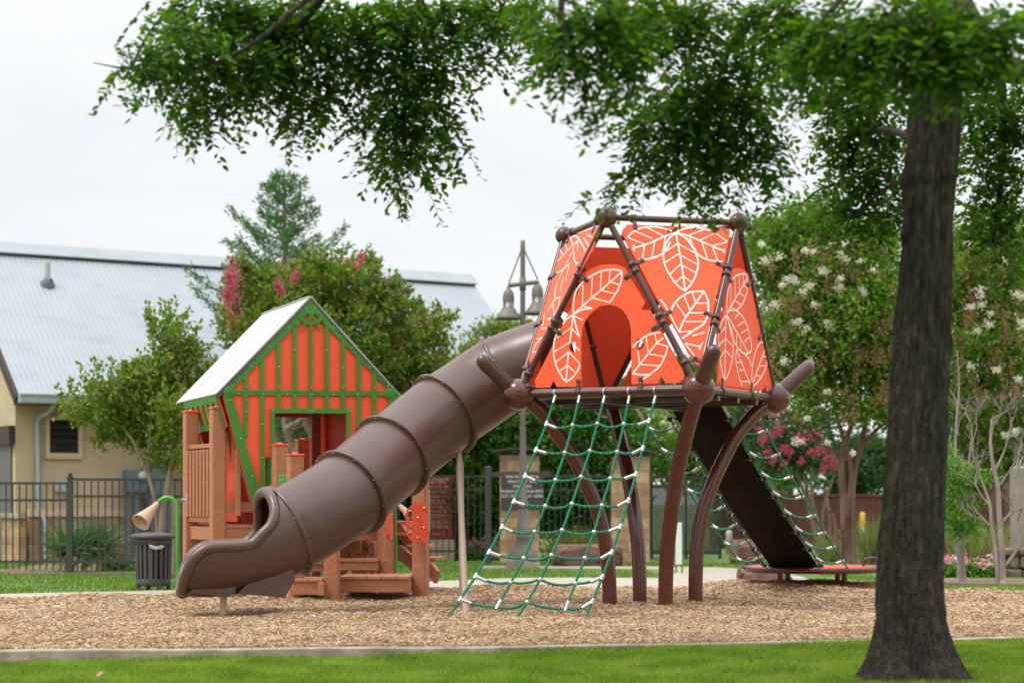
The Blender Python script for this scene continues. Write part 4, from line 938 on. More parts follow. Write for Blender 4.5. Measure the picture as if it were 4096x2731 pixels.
# ------------------------------------------------------------------ rubber ramp with its side nets
rp = thing('climbing_ramp', 'dark rubber ramp edged by narrow green rope ladders, tower deck to platform', 'climbing ramp', (2.6, 21.2, 0))
def rb_d(u):                                            # depth of the back rail R-B under a pixel column
    A_, B_ = hub['B'], hub['R']; t = (u - 2048) / FPX; k_ = (A_.x - t * A_.y) / (t * (B_.y - A_.y) - (B_.x - A_.x)); return A_.y + (B_.y - A_.y) * k_
def line(p, q, dend): u0, v0 = C8(*p); u1, v1 = C8(*q); return P(u0, v0, rb_d(u0)), P(u1, v1, dend)
tl, bl2 = line((290, 200), (930, 1212), 22.72); tr, br = line((600, 190), (1225, 1212), 22.55)
cx = (br - tl).cross(bl2 - tr).normalized()
m = MB(); n = 24; V = []
for i in range(n + 1):
    f = i / n; sag = .10 * 4 * f * (1 - f) * .6
    for q in (tl.lerp(bl2, f), tr.lerp(br, f)): V += [q - Vector((0, 0, sag)), q - Vector((0, 0, sag + .014))]
F = []
for i in range(n): q = 4 * i; F += [(q, q + 2, q + 6, q + 4), (q + 1, q + 3, q + 7, q + 5), (q, q + 1, q + 5, q + 4), (q + 2, q + 3, q + 7, q + 6)]
m.add(V, F + [(0, 1, 3, 2)], True); m.build('belt', 'dark_rubber', rp)
lines = {'lo': line((70, 205), (745, 1205), 22.95), 'li': line((240, 200), (905, 1228), 22.75), 'ri': line((612, 185), (1255, 1228), 22.5), 'ro': line((795, 180), (1410, 1228), 22.4)}
def onl(k_, y):
    a, b = lines[k_]; va = HV - (a.z - CH) / a.y * FPX; vb = HV - (b.z - CH) / b.y * FPX; v = 1500 + y / 1.568
    s_ = (v - va) / (vb - va); iz = (1 - s_) / a.y + s_ / b.y; f = (s_ / b.y) / iz; return a.lerp(b, f) - Vector((0, 0, .06 * 4 * f * (1 - f)))
for k_ in lines:
    pts = [onl(k_, 205 + (1225 - 205) * i / 14) for i in range(15)]
    r_ = MB().tube(pts, .0118, 8).build('rope', 'rope', rp); a, b = lines[k_]
    MB().tube([a, pts[0].lerp(pts[1], .9)], .0135, 8).build('end_fitting', 'aluminium', r_); MB().tube([pts[-1], pts[-1].lerp(pts[-2], .7)], .0135, 8).build('end_fitting', 'aluminium', r_)
for side, o_, i_, ys in (('l', 'lo', 'li', [(315, 308), (437, 430), (560, 548), (680, 668), (792, 786), (912, 902), (1025, 1014), (1133, 1128)]), ('r', 'ri', 'ro', [(320, 330), (460, 468), (580, 603), (695, 725), (812, 845), (922, 957), (1025, 1055), (1133, 1153)])):
    for ya, yb in ys:
        A_, B_ = onl(o_, ya), onl(i_, yb); pts = [A_.lerp(B_, f) - Vector((0, 0, .05 * 4 * f * (1 - f))) for f in np.linspace(0, 1, 9)]
        rg = MB().tube(pts, .0118, 8).build('rung_rope', 'rope', rp)
        m = MB(); m.tube([A_, pts[0].lerp(pts[2], .95)], .0155, 10); m.ball(A_, .021, 10); m.build('rope_connector', 'aluminium', rg)
        m = MB(); m.tube([B_, pts[8].lerp(pts[6], .95)], .0155, 10); m.ball(B_, .021, 10); m.build('rope_connector', 'aluminium', rg)
for k_, off in (('li', 1), ('ri', -1)):
    for i in range(9):
        y = 265 + i * 115; q = onl(k_, y); e2 = (tr - tl).normalized() * off
        m = MB(); m.box(q + e2 * .035, (.11, .035, .035), Matrix((e2, Vector((0, 0, 1)).cross(e2), Vector((0, 0, 1)))).transposed(), bev=.01); m.lathe([(.014, -.025), (.028, -.025), (.028, .025), (.014, .025)], q, lines[k_][1] - lines[k_][0], n=12)
        c_ = m.build('clamp', 'black_clamp', rp); MB().ball(q + e2 * .03 + Vector((0, -.024, -.012)), .012, 8).build('bolt', 'steel_bolt', c_)

# ------------------------------------------------------------------ round platform
pc = P(3250, 2010, 23.05); pz = .245
pf = thing('round_platform', 'low round orange platform with brown rim and grab bars at the ramp foot', 'platform', (pc.x, pc.y, 0)); RR = .785
MB().lathe([(0, pz - .03), (RR - .02, pz - .03), (RR - .02, pz + .018), (0, pz + .02)], (pc.x, pc.y, 0), n=48, smooth=False).build('deck', 'orange_plastic', pf)
MB().tube([(pc.x + RR * math.cos(a), pc.y + RR * math.sin(a), pz - .005) for a in np.linspace(0, 2 * math.pi, 64, endpoint=False)], .037, 14, close=True).build('rim', 'brown_steel', pf)
for u, dd_ in ((3120, 22.75), (3377, 22.95), (3150, 23.45), (3350, 23.5)):
    q = P(u, 2350, dd_); MB().tube([(q.x, q.y, -.2), (q.x, q.y, pz - .02)], .033, 14).build('leg', 'brown_steel', pf)
for u0, u1, dd_ in ((2986, 3050, 23.1), (3453, 3516, 23.1)):
    A_, B_ = P(u0, 2010, dd_), P(u1, 2010, dd_ + .1); z0, z1 = pz, pz + .11
    MB().tube(smooth([(A_.x, A_.y, z0), (A_.x + .01, A_.y, z1 - .03), (A_.x + .05, A_.y, z1), (B_.x - .05, B_.y, z1), (B_.x - .01, B_.y, z1 - .03), (B_.x, B_.y, z0)], 5), .017, 12).build('grab_bar', 'brown_bar', pf)
m = MB()
for f in np.linspace(.0, 1, 5): q = bl2.lerp(br, f); m.ball(q + Vector((0, -.02, -.01)), .014, 8)
m.build('bolt', 'steel_bolt', pf)

# ------------------------------------------------------------------ playhouse
PO = Vector((-2.10, 20.7, 0)); PA = R_(21)
PM = Matrix.Translation(PO) @ Matrix.Rotation(PA, 4, 'Z'); PI = PM.inverted()
ph = thing('playhouse', 'orange and green half-timbered playhouse with white roof on brown posts', 'playhouse', tuple(PO), rz=PA)
def hp(u, v, y0=0.):                                    # playhouse coordinates where a pixel's ray meets the plane y = y0
    o = PI @ Vector((0, 0, CH)); q = PI @ P(u, v, 1.); d_ = q - o; t = (y0 - o.y) / d_.y; r = o + d_ * t; return r.x, r.z
def h3(x, y, y0=0.): return hp(*C3(x, y), y0)
def h4(x, y, y0=0.): return hp(*C4(x, y), y0)
def fr_(y0): return (Vector((0, y0, 0)), Vector((1, 0, 0)), Vector((0, 0, 1)), Vector((0, -1, 0)))
def loc(m): m.v = [tuple(PI @ Vector(v)) for v in m.v]; return m
mir = lambda q: (2314 - q[0], q[1] + 8)
lft = [(471, 838), (475, 872), (743, 1846)]
orange = [(1157, 97)] + [mir(q) for q in lft] + [(1435, 1846), (1435, 985), (875, 985), (875, 1322), (800, 1330), (800, 1846)] + lft[::-1]
fp = MB().prism([h3(*q) for q in orange], [], fr_(.0), .018).build('front_panel', 'orange_plastic', ph)
g = MB(); gz = [.021]
def gp(pts, th=.016):
    gz[0] += .00035; g.prism([h3(*q) for q in pts], [], fr_(0), th, gz[0]); return g
def gbar(a, b, w=30):
    a = np.array(a, float); b = np.array(b, float); t = (b - a) / np.linalg.norm(b - a); n = np.array((-t[1], t[0])) * w / 2
    gp([tuple(a + n), tuple(b + n), tuple(b - n), tuple(a - n)])
gp([(1157, 90), (468, 828), (500, 845), (1157, 182)]); gp([(1157, 90), (1846, 836), (1814, 852), (1157, 182)])
gbar((500, 812), (1815, 822), 18); gbar((500, 833), (1815, 841), 18)
for i, x in enumerate((647, 775, 903, 1030, 1155, 1280, 1407, 1530, 1652)):
    rake = 182 + abs(x - 1157) * (845 - 182) / 657
    y1 = 345 if x == 1155 else rake - 8
    gbar((x, y1), (x, 808), 26 if x == 1155 else 31)
    yb = {647: 1170, 1652: 1170, 775: 1660, 1530: 1660}.get(x, 960); gbar((x, 840), (x, yb), 31)
for f in (lambda q: q, mir):
    gp([f(q) for q in ((471, 845), (535, 845), (632, 1160), (662, 1290), (770, 1640), (803, 1846), (743, 1846))])
gbar((840, 967), (1465, 969), 36); gbar((857, 985), (857, 1318), 33); gbar((1450, 985), (1450, 1846), 30)
gp([(1157, 150), (1085, 225), (1130, 205), (1157, 235), (1185, 205), (1228, 225)])
for x in (1128, 1146, 1166, 1190): gbar((1157, 190), (x, 272), 10)
arc = [(1157 + 108 * math.sin(a), 165 + 118 * math.cos(a)) for a in np.linspace(-1.05, 1.05, 13)]
for a, b in zip(arc[:-1], arc[1:]): gbar(a, b, 24)
gbar((1108, 285), (1088, 332), 15); gbar((1155, 290), (1155, 350), 15); gbar((1205, 285), (1224, 332), 15)
gbar((1060, 268), (1030, 300), 20); gbar((1252, 268), (1284, 300), 20)
g.build('green_trim', 'green_plastic', ph)
for x, y in ((515, 818), (1775, 834)):
    q = h3(x, y); MB().lathe([(0, .0), (.057, 0), (.057, .012), (.040, .014), (.038, .020), (.022, .020), (.020, .026), (0, .026)], (q[0], -.036, q[1]), (0, -1, 0), 28, smooth=False).build('rosette', 'green_plastic', ph)
m = MB()
for x, y in ((1120, 165), (1186, 168), (977, 315), (833, 463), (686, 615), (537, 766), (1332, 322), (1475, 474), (1617, 626), (1758, 776), (1030, 491), (1280, 493), (905, 622), (1407, 628), (649, 782), (907, 783), (1160, 784), (1408, 787), (1654, 789), (590, 832), (783, 832), (975, 834), (1147, 836), (1163, 836), (1336, 838), (1521, 840), (1704, 842), (520, 884), (1769, 890), (645, 972), (859, 966), (1145, 967), (1167, 967), (1449, 967), (775, 1073), (1528, 1073), (605, 1182), (778, 1334), (861, 1298), (692, 1478), (1652, 975)):
    q = h3(x, y); m.ball((q[0], -.045, q[1]), .0075, 8)
m.build('bolt', 'steel_bolt', ph)
# left side wall under the eave and its slanted corner board
sf = (Vector((-.325, .03, 0)), Vector((0, 1, 0)), Vector((-.3, 0, 1)).normalized(), Vector((-1, 0, -.3)).normalized())
MB().prism([(0, 1.86), (1.62, 1.86), (1.62, 2.19), (0, 2.19)], [], sf, .016).build('side_panel', 'orange_plastic', ph)
m = MB(); hol = [[(.12 + i * .25, 1.92), (.26 + i * .25, 1.92), (.26 + i * .25, 2.13), (.12 + i * .25, 2.13)] for i in range(6)]
m.prism([(0, 1.85), (1.62, 1.85), (1.62, 2.20), (0, 2.20)], hol, sf, .016, .019); m.build('side_trim', 'green_plastic', ph)
m = MB(); m.beam((-.87, 1.60, 1.86), (-.54, 1.60, .75), .03, .09, up=(0, 1, 0)); m.build('corner_board', 'green_plastic', ph)
m = MB(); m.beam((-.84, 1.55, 1.80), (-.58, 1.55, .95), .018, .05, up=(0, 1, 0)); m.build('corner_board', 'orange_plastic', ph)
# back wall with its doorway
xo0, _ = h3(850, 1000, 1.72); xo1, zo = h3(1163, 1020, 1.72)
ax, az_ = h3(1157, 97); bo = [(ax, az_ - .03), (ax + .93, 2.08), (ax + .58, .7), (xo1, .7), (xo1, zo), (xo0, zo), (xo0, .7), (ax - .58, .7), (ax - .93, 2.08)]
MB().prism(bo, [], fr_(1.74), .018).build('back_panel', 'orange_plastic', ph)
m = MB(); m.prism([(0.05, .8), (.95, .8), (.95, 1.75), (.05, 1.75)], [], (Vector((-.62, .55, 0)), Vector((0, 1, 0)), Vector((0, 0, 1)), Vector((-1, 0, 0))), .016); m.build('inner_panel', 'orange_plastic', ph)
m = MB(); m.prism([(0.05, .8), (1.55, .8), (1.55, 2.1), (.05, 2.1)], [], (Vector((.62, .1, 0)), Vector((0, 1, 0)), Vector((0, 0, 1)), Vector((-1, 0, 0))), .016); m.build('inner_panel', 'orange_plastic', ph)
# roof: six lapped boards on each slope
az2 = 3.125; L = 2.0; hw = .99
for sgn in (-1, 1):
    m = MB(); ez = 2.10; sl_len = math.hypot(hw, az2 - ez)
    for i in range(6):
        y0 = -.03 + L * i / 6; y1 = y0 + L / 6 + .03; lift = .004
        a0, b0 = Vector((0, y0, az2 + lift)), Vector((sgn * hw, y0, ez + lift)); a1, b1 = Vector((0, y1, az2)), Vector((sgn * hw, y1, ez))
        nrm = Vector((sgn * (az2 - ez), 0, hw)).normalized() * .014
        V = [a0, b0, b1, a1, a0 + nrm, b0 + nrm, b1 + nrm, a1 + nrm]
        m.add(V, [(0, 1, 2, 3), (4, 5, 6, 7), (0, 1, 5, 4), (1, 2, 6, 5), (2, 3, 7, 6), (3, 0, 4, 7)])
    m.build('roof', 'roof_board', ph)
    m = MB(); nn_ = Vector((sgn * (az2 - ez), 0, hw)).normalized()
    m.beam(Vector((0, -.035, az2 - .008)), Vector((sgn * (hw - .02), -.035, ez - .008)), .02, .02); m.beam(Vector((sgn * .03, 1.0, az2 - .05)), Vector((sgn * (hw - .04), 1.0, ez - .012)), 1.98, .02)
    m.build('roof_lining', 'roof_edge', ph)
m = MB(); m.beam((0, -.03, az2 + .014), (0, L - .02, az2 + .014), .05, .012); m.build('ridge_cap', 'roof_board', ph)
# posts
def post(u, d, ztop, cap=True, rot=PA, w=.145, zb=-.2, name='post', dx=0):
    q = P(u, 2010, d); Mx = Matrix.Rotation(rot, 3, 'Z')
    o = loc(MB().box((q.x, q.y, (ztop + zb) / 2), (w, w, ztop - zb), Mx, bev=.012)).build(name, 'timber_plastic', ph)
    if cap:
        m = MB(); m.box((q.x, q.y, ztop + .008), (w + .008, w + .008, .022), Mx, bev=.004); m.lathe([(.036, 0), (.032, .010), (.012, .018), (0, .019)], (q.x, q.y, ztop + .018), n=14)
        loc(m).build('cap', 'cap_orange', o)
    return o
post(763, 21.35, 1.965); post(870, 20.5, 1.965); post(803, 22.0, 1.9, False)
post(1121, 20.3, 1.58); post(1181, 19.75, 1.465); post(1211, 22.7, 1.70); post(1262, 22.35, 2.05, False, w=.10); post(1371, 22.2, 2.05, False, w=.09)
post(953, 20.9, .7, False); post(1058, 21.1, .7, False)
R2 = R_(-32)
post(1328, 19.75, .62, True, R_(-4)); post(1683, 20.35, 1.62, True, R_(-16)); post(1543, 21.0, 1.5, True, R2); post(1458, 22.0, .9, False, R_(-10), w=.10); post(1490, 22.3, .6, False, R2); post(1440, 22.5, .5, False, R2)
# barrier between the two left posts
A_, B_ = P(763, 2010, 21.35), P(870, 2010, 20.5); A_.z = B_.z = 0; dv = (B_ - A_); sx = Vector((-dv.normalized().y, dv.normalized().x, 0)); sx = sx if sx.x < 0 else -sx
m = MB()
for i in range(7):
    q = A_ + dv * (.12 + .76 * i / 6) + sx * .065; m.box((q.x, q.y, 1.20), (.055, .03, .70), Matrix.Rotation(math.atan2(dv.y, dv.x), 3, 'Z'), bev=.006)
loc(m).build('slats', 'timber_plastic', ph)
u_ = Vector((0, 0, 1))
for za, wb_, hb_ in ((1.59, .09, .045), (.82, .09, .05), (1.50, .04, .09)): loc(MB().beam(A_ + u_ * za, B_ + u_ * za, wb_, hb_, bev=.006)).build('guard_rail', 'timber_plastic', ph)
m = MB(); m.beam(A_ + u_ * .68, B_ + u_ * .68, .05, .14, bev=.006); loc(m).build('deck_beam', 'timber_plastic', ph)
# deck and its front beam, diagonal brace, upright, mid rail
dk_ = MB()
for i in range(12): dk_.box((-.86 + .155 * i, .95, .755), (.148, 1.7, .035), bev=.004)
dk_.build('deck', 'timber_plastic', ph)
MB().beam((-.88, .13, .665), (.88, .13, .665), .05, .13, bev=.006).build('deck_beam', 'timber_plastic', ph)
MB().beam((-.88, .12, .955), (-.40, .12, .955), .04, .105, bev=.006).build('mid_rail', 'timber_plastic', ph)
a, b = h3(520, 990, .2), h3(720, 1730, .2); MB().beam((a[0], .2, a[1]), (b[0], .2, b[1]), .05, .09, up=(0, 1, 0)).build('brace', 'timber_plastic', ph)
a, b = h3(590, 1270, .06), h4(617, 435, .06); MB().beam((a[0], .06, a[1]), (b[0], .06, b[1]), .05, .06, up=(0, 1, 0), bev=.005).build('upright', 'timber_plastic', ph)
a, b = h3(500, 990, .75), h3(455, 1240, .9); MB().beam((-.66, .9, 1.75), (-.50, .9, .8), .05, .08, up=(0, 1, 0)).build('brace', 'timber_plastic', ph)
# green balusters beside the stair posts
for u, vt, vb, d in ((1073, 1831, 2060, 20.7), (1133, 1897, 2080, 20.1)):
    m = MB(); q0 = P(u, vt, d); q1 = P(u, vb, d)
    for i in (-1, 0, 1): m.box((q0.x + i * .029, q0.y - .01 * i, (q0.z + q1.z) / 2), (.026, .025, q0.z - q1.z), bev=.004)
    o = loc(m).build('green_balusters', 'lime_metal', ph); m = MB()
    for i in (-1, 0, 1):
        for f in (.06, .13): m.ball((q0.x + i * .029, q0.y - .014, q0.z - f), .006, 8)
    loc(m).build('bolt', 'steel_bolt', o)
# steps and low platforms of the right wing
def block(u0, u1, v0, v1, d, dep, name, top=True):
    p, q = P(u0, v0, d), P(u1, v1, d); m = MB(); w_ = q.x - p.x
    m.box(((p.x + q.x) / 2, d + .025, (p.z + q.z) / 2 - .015), (w_, .05, p.z - q.z - .03), bev=.006)
    if dep:
        n_ = max(2, round(w_ / .15)); 
        for i in range(n_): m.box((p.x + w_ * (i + .5) / n_, d + dep / 2, p.z - .012), (w_ / n_ - .006, dep + .03, .034), bev=.005)
        for s_ in (p.x + .03, q.x - .03): m.box((s_, d + .053 + (dep - .06) / 2, (p.z + q.z) / 2 - .02), (.05, dep - .06, p.z - q.z - .05))
    return loc(m).build(name, 'timber_plastic', ph)
block(1354, 1642, 2306, 2368, 19.95, .75, 'low_platform'); block(1168, 1291, 2316, 2378, 19.6, .6, 'low_step'); block(1356, 1513, 2236, 2281, 20.85, .55, 'step'); block(1236, 1291, 2247, 2286, 20.85, .4, 'step')
block(1369, 1443, 2166, 2210, 21.7, .4, 'step'); block(1474, 1500, 2166, 2210, 21.7, .3, 'step'); block(1400, 1640, 2100, 2140, 22.3, .5, 'step')
m = MB(); p = P(1285, 2352, 19.55); m.box((p.x, 19.55, .155), (.06, .05, .13), bev=.006); loc(m).build('step_bracket', 'timber_plastic', ph)
for u in (1093, 1186): post(u, 19.7, .12, False, R_(-5), w=.09)
for u, d in ((1420, 20.5), (1470, 20.6), (1600, 20.8)): post(u, d, .15, False, R_(0), w=.12)
fo = lambda *q: [(P(*C4(x, y), 20.2).x, P(*C4(x, y), 20.2).z) for x, y in q]
m = MB(); slot = lambda y0, y1: fo(*smooth([(2014, y0 + 14), (2030, y0), (2046, y0 + 14), (2046, y1 - 14), (2030, y1), (2014, y1 - 14)], 3, True))
m.prism(fo((2055, 333), (2150, 333), (2170, 350), (2170, 632), (2150, 650), (2050, 650), (1995, 592), (1995, 385)), [slot(375, 480), slot(505, 607)], (Vector((0, 20.22, 0)), Vector((1, 0, 0)), Vector((0, 0, 1)), Vector((0, -1, 0))), .03)
hpn = loc(m).build('handhold_panel', 'cap_orange', ph); m = MB()
for x, y in ((2141, 370), (2088, 450), (2139, 530), (2088, 610)): m.ball(P(*C4(x, y), 20.18), .012, 8)
loc(m).build('bolt', 'steel_bolt', hpn)
m = MB(); a, b = P(*C4(1877, 360), 20.7), P(*C4(1874, 625), 20.7); m.prism([(0, a.z - .02), (.03, a.z), (.16, a.z), (.16, b.z), (.03, b.z), (0, b.z + .05)], [], (Vector((a.x - .02, 20.68, 0)), Vector((.12, .99, 0)).normalized(), Vector((0, 0, 1)), Vector((-1, .1, 0)).normalized()), .035); loc(m).build('handhold_panel', 'cap_orange', ph)
m = MB(); m.tube(smooth([P(*C4(*q), 20.5) for q in ((2153, 560), (2152, 260), (2158, 215), (2168, 205), (2176, 225), (2179, 300), (2180, 560))], 4), .012, 8); loc(m).build('hand_loop', 'aluminium', ph)
# stair stringers running down to the right
m = MB(); a, b = P(*C4(1930, 520), 22.2), P(*C4(2248, 935), 21.3); m.beam(a, b, .05, .155, bev=.006); a, b = P(*C4(1930, 720), 22.6), P(*C4(2160, 900), 22.2); m.beam(a, b, .05, .15); loc(m).build('stringer', 'timber_plastic', ph)
m = MB()
for f in (.05, .3, .55, .8): q = P(*C4(1930, 470), 22.4).lerp(P(*C4(2262, 860), 21.5), f); m.box(q, (.22, .5, .035), Matrix.Rotation(R_(-8), 3, 'Z'), bev=.005)
loc(m).build('stair_treads', 'timber_plastic', ph)

# ------------------------------------------------------------------ talk tubes
def horn(name, label, pipe, conn, root, hb, he, r0, r1, d, rp_=.018):
    t = thing(name, label, 'talk tube', tuple(root), 'talk tubes of the playhouse')
    MB().tube(smooth(pipe, 5), rp_, 14).build('pipe', 'lime_metal', t)
    ax = (he - hb); Lh = ax.length
    MB().lathe([(r0 * .9, -.01), (r0, 0), (r0 * 1.15, Lh * .18), (r1 * .62, Lh * .55), (r1 * .95, Lh * .93), (r1, Lh * .95), (r1, Lh), (r1 * .9, Lh), (r1 * .55, Lh * .55), (r0 * .8, .02)], hb, ax, 28).build('horn', 'tan_horn', t)
    if conn: 
        m = MB(); m.tube(conn, rp_ * .62, 10); m.build('side_arm', 'lime_metal', t); m = MB(); m.tube([conn[-1] - Vector((.03, 0, 0)), conn[-1] + Vector((.03, 0, 0))], rp_ * .9, 10); m.box(conn[-1] + Vector((.035, 0, 0)), (.02, .05, .11), bev=.004); m.build('wall_plate', 'tan_horn', t)
D = 20.35; c2 = lambda x, y, d=D: P(*C2(x, y), d)
horn('talk_tube', 'green pipe with a tan horn mouth at the left of the playhouse', [Vector((c2(1391, 0).x, D, -.15)), c2(1391, 1380), c2(1391, 1000), c2(1391, 680), c2(1384, 625), c2(1362, 585), c2(1325, 565), c2(1285, 570), c2(1252, 592), c2(1232, 622)], [c2(1385, 588), c2(1440, 588, 20.6)], (c2(1391, 0).x, D, 0), c2(1230, 618), c2(1102, 762, 20.15), .030, .098, D)
q4 = lambda x, y, d=21.: P(*C4(x, y), d)
horn('talk_tube', 'small green and tan talk tube between the orange handhold panels', [Vector((q4(1912, 0).x, 21., -.1)), q4(1912, 900), q4(1909, 420), q4(1908, 350), q4(1918, 330), q4(1940, 352)], None, (q4(1912, 0).x, 21., 0), q4(1940, 352), q4(2022, 430, 20.85), .024, .055, 21., .011)

# ------------------------------------------------------------------ trees and plants
def foliage(centers, radii, per, spread, updir=.4, seed=0, shell=.45):
    """clumped points inside ellipsoid blobs: returns base points, axes, normals"""
    r = np.random.default_rng(seed); Cs = []; As = []
    for c, rad, k in zip(centers, radii, per):
        ncl = max(3, k // 26); dirs = unit(r.normal(size=(ncl, 3))); f = r.random(ncl) ** (1 / 3.) * (1 - shell) + shell * r.random(ncl) ** .25
        cl = np.array(c) + dirs * f[:, None] * np.array(rad); kk = 26
        pts = np.repeat(cl, kk, 0) + r.normal(0, spread, (ncl * kk, 3)) * np.array([1, 1, .8])
        ax = unit(np.repeat(dirs, kk, 0) * .6 + r.normal(size=(ncl * kk, 3)) * .8 + np.array([0, 0, updir])); Cs.append(pts); As.append(ax)
    C = np.concatenate(Cs); A = np.concatenate(As); Nn = unit(r.normal(size=C.shape) + np.array([0, 0, 1.0])); return C, A, Nn
def shoots(C, Rd, arr, per=6, seed=0, ln=.38):
    """leafy shoots that stand out of the crown's upper outline"""
    r = np.random.default_rng(seed + 500); Cs, As = [arr[0]], [arr[1]]
    for c, rd in zip(C, Rd):
        for _ in range(per):
            a = r.uniform(0, 6.28); h = r.uniform(-.1, 1); q = math.sqrt(max(0, 1 - h * h)); e = np.array([math.cos(a) * q, math.sin(a) * q, h]); p = np.array(c) + e * np.array(rd) * .85
            dr = unit((e * .7 + np.array([0, 0, .9]) + r.normal(0, .25, 3))[None])[0]; k = 26; f = np.linspace(0, 1, k); L_ = ln * r.uniform(.4, 1.2)
            Cs.append(p + dr * (f * L_)[:, None] + r.normal(0, .02, (k, 3))); As.append(unit(dr * .7 + r.normal(size=(k, 3)) * .8))
    C2_ = np.concatenate(Cs); return C2_, np.concatenate(As), unit(r.normal(size=C2_.shape) + np.array([0, 0, 1.]))
def limbs(t, lines, mat, name='trunk', n=9):
    m = MB()
    for pts, r0, r1 in lines:
        s = smooth(pts, 5); m.tube(s, list(np.linspace(r0, r1, len(s))), n)
    return m.build(name, mat, t)
def vb(lst, d, jit=.6, seed=1, k=1.7415, depth=1.):
    """blobs from (x, y, rx, ry) in the 2352-wide view at about distance d"""
    r = np.random.default_rng(seed); C = []; Rd = []
    for x, y, rx, ry in lst:
        dd = d + r.uniform(-jit, jit); C.append(tuple(V2(x, y, dd))); s = dd / FPX * k; Rd.append((rx * s, max(rx, ry) * s * depth, ry * s))
    return C, Rd
def area_per(Rd, dens): return [int(max(20, dens * a[0] * a[2] * 3.14)) for a in Rd]
def flowers(t, pts, mat, r, n, name='blossom', size=.035, seed=3, elong=1.3):
    rr = np.random.default_rng(seed); C = []
    if name != 'seed_heads' and len(pts) <= 70:          # countable clusters: one part each
        for p in pts:
            c = np.array(tuple(p)) + rr.normal(0, 1, (n, 3)) * r * rr.uniform(.6, 1.25) * np.array([.45, .45, .45 * elong]); cards(name.rstrip('s'), c, rr.normal(size=c.shape), rr.normal(size=c.shape), size, size, mat, t, DIA)
        return
    for p in pts: C.append(np.array(tuple(p)) + rr.normal(0, 1, (n, 3)) * r * np.array([.45, .45, .45 * elong]))
    C = np.concatenate(C); return cards(name, C, rr.normal(size=C.shape), rr.normal(size=C.shape), size, size, mat, t, DIA)
def branchy(t, lines, C, mat, seed=0, r=.012, name='branches', frac=.9):
    """thin branches from the nearest limb to each leaf blob"""
    pool = [q for pts, _, _ in lines for q in smooth(pts, 4)]; m = MB(); rr = np.random.default_rng(seed)
    for c in C:
        c = Vector(c); q = min(pool, key=lambda a: (a - c).length + max(0, a.z - c.z + .1) * 3); mid = q.lerp(c, .5) + Vector(rr.normal(0, .05, 3)); m.tube(smooth([q, mid, c], 4), list(np.linspace(r, r * .35, 9)), 6)
    return m.build(name, mat, t)

# small crape myrtle by the building
d = 26.6; L1 = lambda *q: [V2(x, y, dd) for x, y, dd in q]
t = thing('crape_myrtle', 'small yellow-green multi-stem crape myrtle in front of the cream wall', 'tree', tuple(P(655, 2290, d)))
lines = [(L1((378, 1318, d), (372, 1200, d), (385, 1110, d - .1), (400, 1010, d)), .055, .02), (L1((365, 1318, d), (362, 1215, d + .1), (352, 1130, d), (310, 1020, d), (262, 960, d)), .045, .015), (L1((392, 1318, d), (400, 1190, d), (392, 1100, d), (430, 1000, d)), .045, .015),
         (L1((352, 1130, d), (340, 1070, d), (345, 980, d)), .03, .012), (L1((372, 1200, d), (395, 1060, d), (420, 960, d)), .03, .012)]
limbs(t, lines, 'bark_pale')
C, Rd = vb([(395, 830, 55, 50), (345, 865, 55, 45), (430, 880, 55, 60), (240, 905, 45, 28), (175, 945, 45, 22), (290, 930, 60, 32), (345, 945, 60, 50), (410, 960, 60, 60), (310, 1000, 50, 25), (385, 1045, 45, 25), (425, 800, 28, 25), (372, 780, 30, 28), (225, 950, 45, 22), (270, 980, 40, 20), (450, 940, 30, 60), (310, 880, 45, 30), (395, 760, 12, 20), (250, 1010, 25, 12), (430, 1060, 35, 25)], d, .5, 4)
branchy(t, lines, C, 'bark_pale', 4); lc, la, ln_ = shoots(C, Rd, foliage(C, Rd, area_per(Rd, 2800), .08, .5, 4, .4), 5, 4); cards('foliage', lc, la, ln_, .085, .05, 'leaf_small_myrtle', t, DIA)
# large crape myrtle behind the playhouse
d = 29.5; t = thing('crape_myrtle', 'large green and russet crape myrtle with pink blooms behind the playhouse', 'tree', tuple(P(1250, 2280, d)))
lines = [(L1((690, 1290, d), (680, 1150, d), (640, 1030, d), (600, 900, d), (580, 780, d)), .09, .03), (L1((710, 1290, d), (700, 1120, d), (670, 1020, d), (655, 960, d), (700, 860, d)), .08, .03), (L1((725, 1290, d), (735, 1120, d), (720, 1010, d), (700, 960, d), (720, 850, d)), .08, .03), (L1((735, 1290, d), (760, 1090, d), (800, 960, d), (860, 850, d)), .08, .03), (L1((655, 985, d - .2), (700, 960, d - .2), (745, 925, d - .2)), .05, .03)]
limbs(t, lines, 'bark_pale')
C, Rd = vb([(560, 720, 55, 70), (585, 680, 55, 45), (640, 680, 60, 60), (700, 665, 70, 50), (770, 655, 70, 50), (830, 670, 60, 50), (860, 700, 60, 55), (720, 730, 80, 60), (800, 750, 80, 60), (890, 745, 70, 55), (950, 760, 55, 45), (985, 755, 30, 20), (860, 820, 85, 55), (930, 830, 70, 45), (970, 860, 45, 40), (900, 900, 60, 40), (640, 740, 70, 60), (545, 640, 22, 30), (830, 620, 30, 22), (745, 618, 30, 22), (900, 690, 35, 35), (1000, 800, 28, 28), (1010, 745, 20, 14), (560, 780, 35, 40), (940, 930, 60, 35), (860, 940, 70, 40), (780, 880, 90, 60), (1020, 860, 28, 30), (590, 850, 60, 50), (790, 960, 60, 40), (700, 860, 80, 60)], d, 1.0, 5)
branchy(t, lines, C, 'bark_pale', 5); lc, la, ln_ = shoots(C, Rd, foliage(C, Rd, area_per(Rd, 2200), .09, .5, 5, .5), 7, 5, .24); cards('foliage', lc, la, ln_, .095, .055, 'leaf_big_myrtle', t, DIA)
rr = np.random.default_rng(9); tips = []
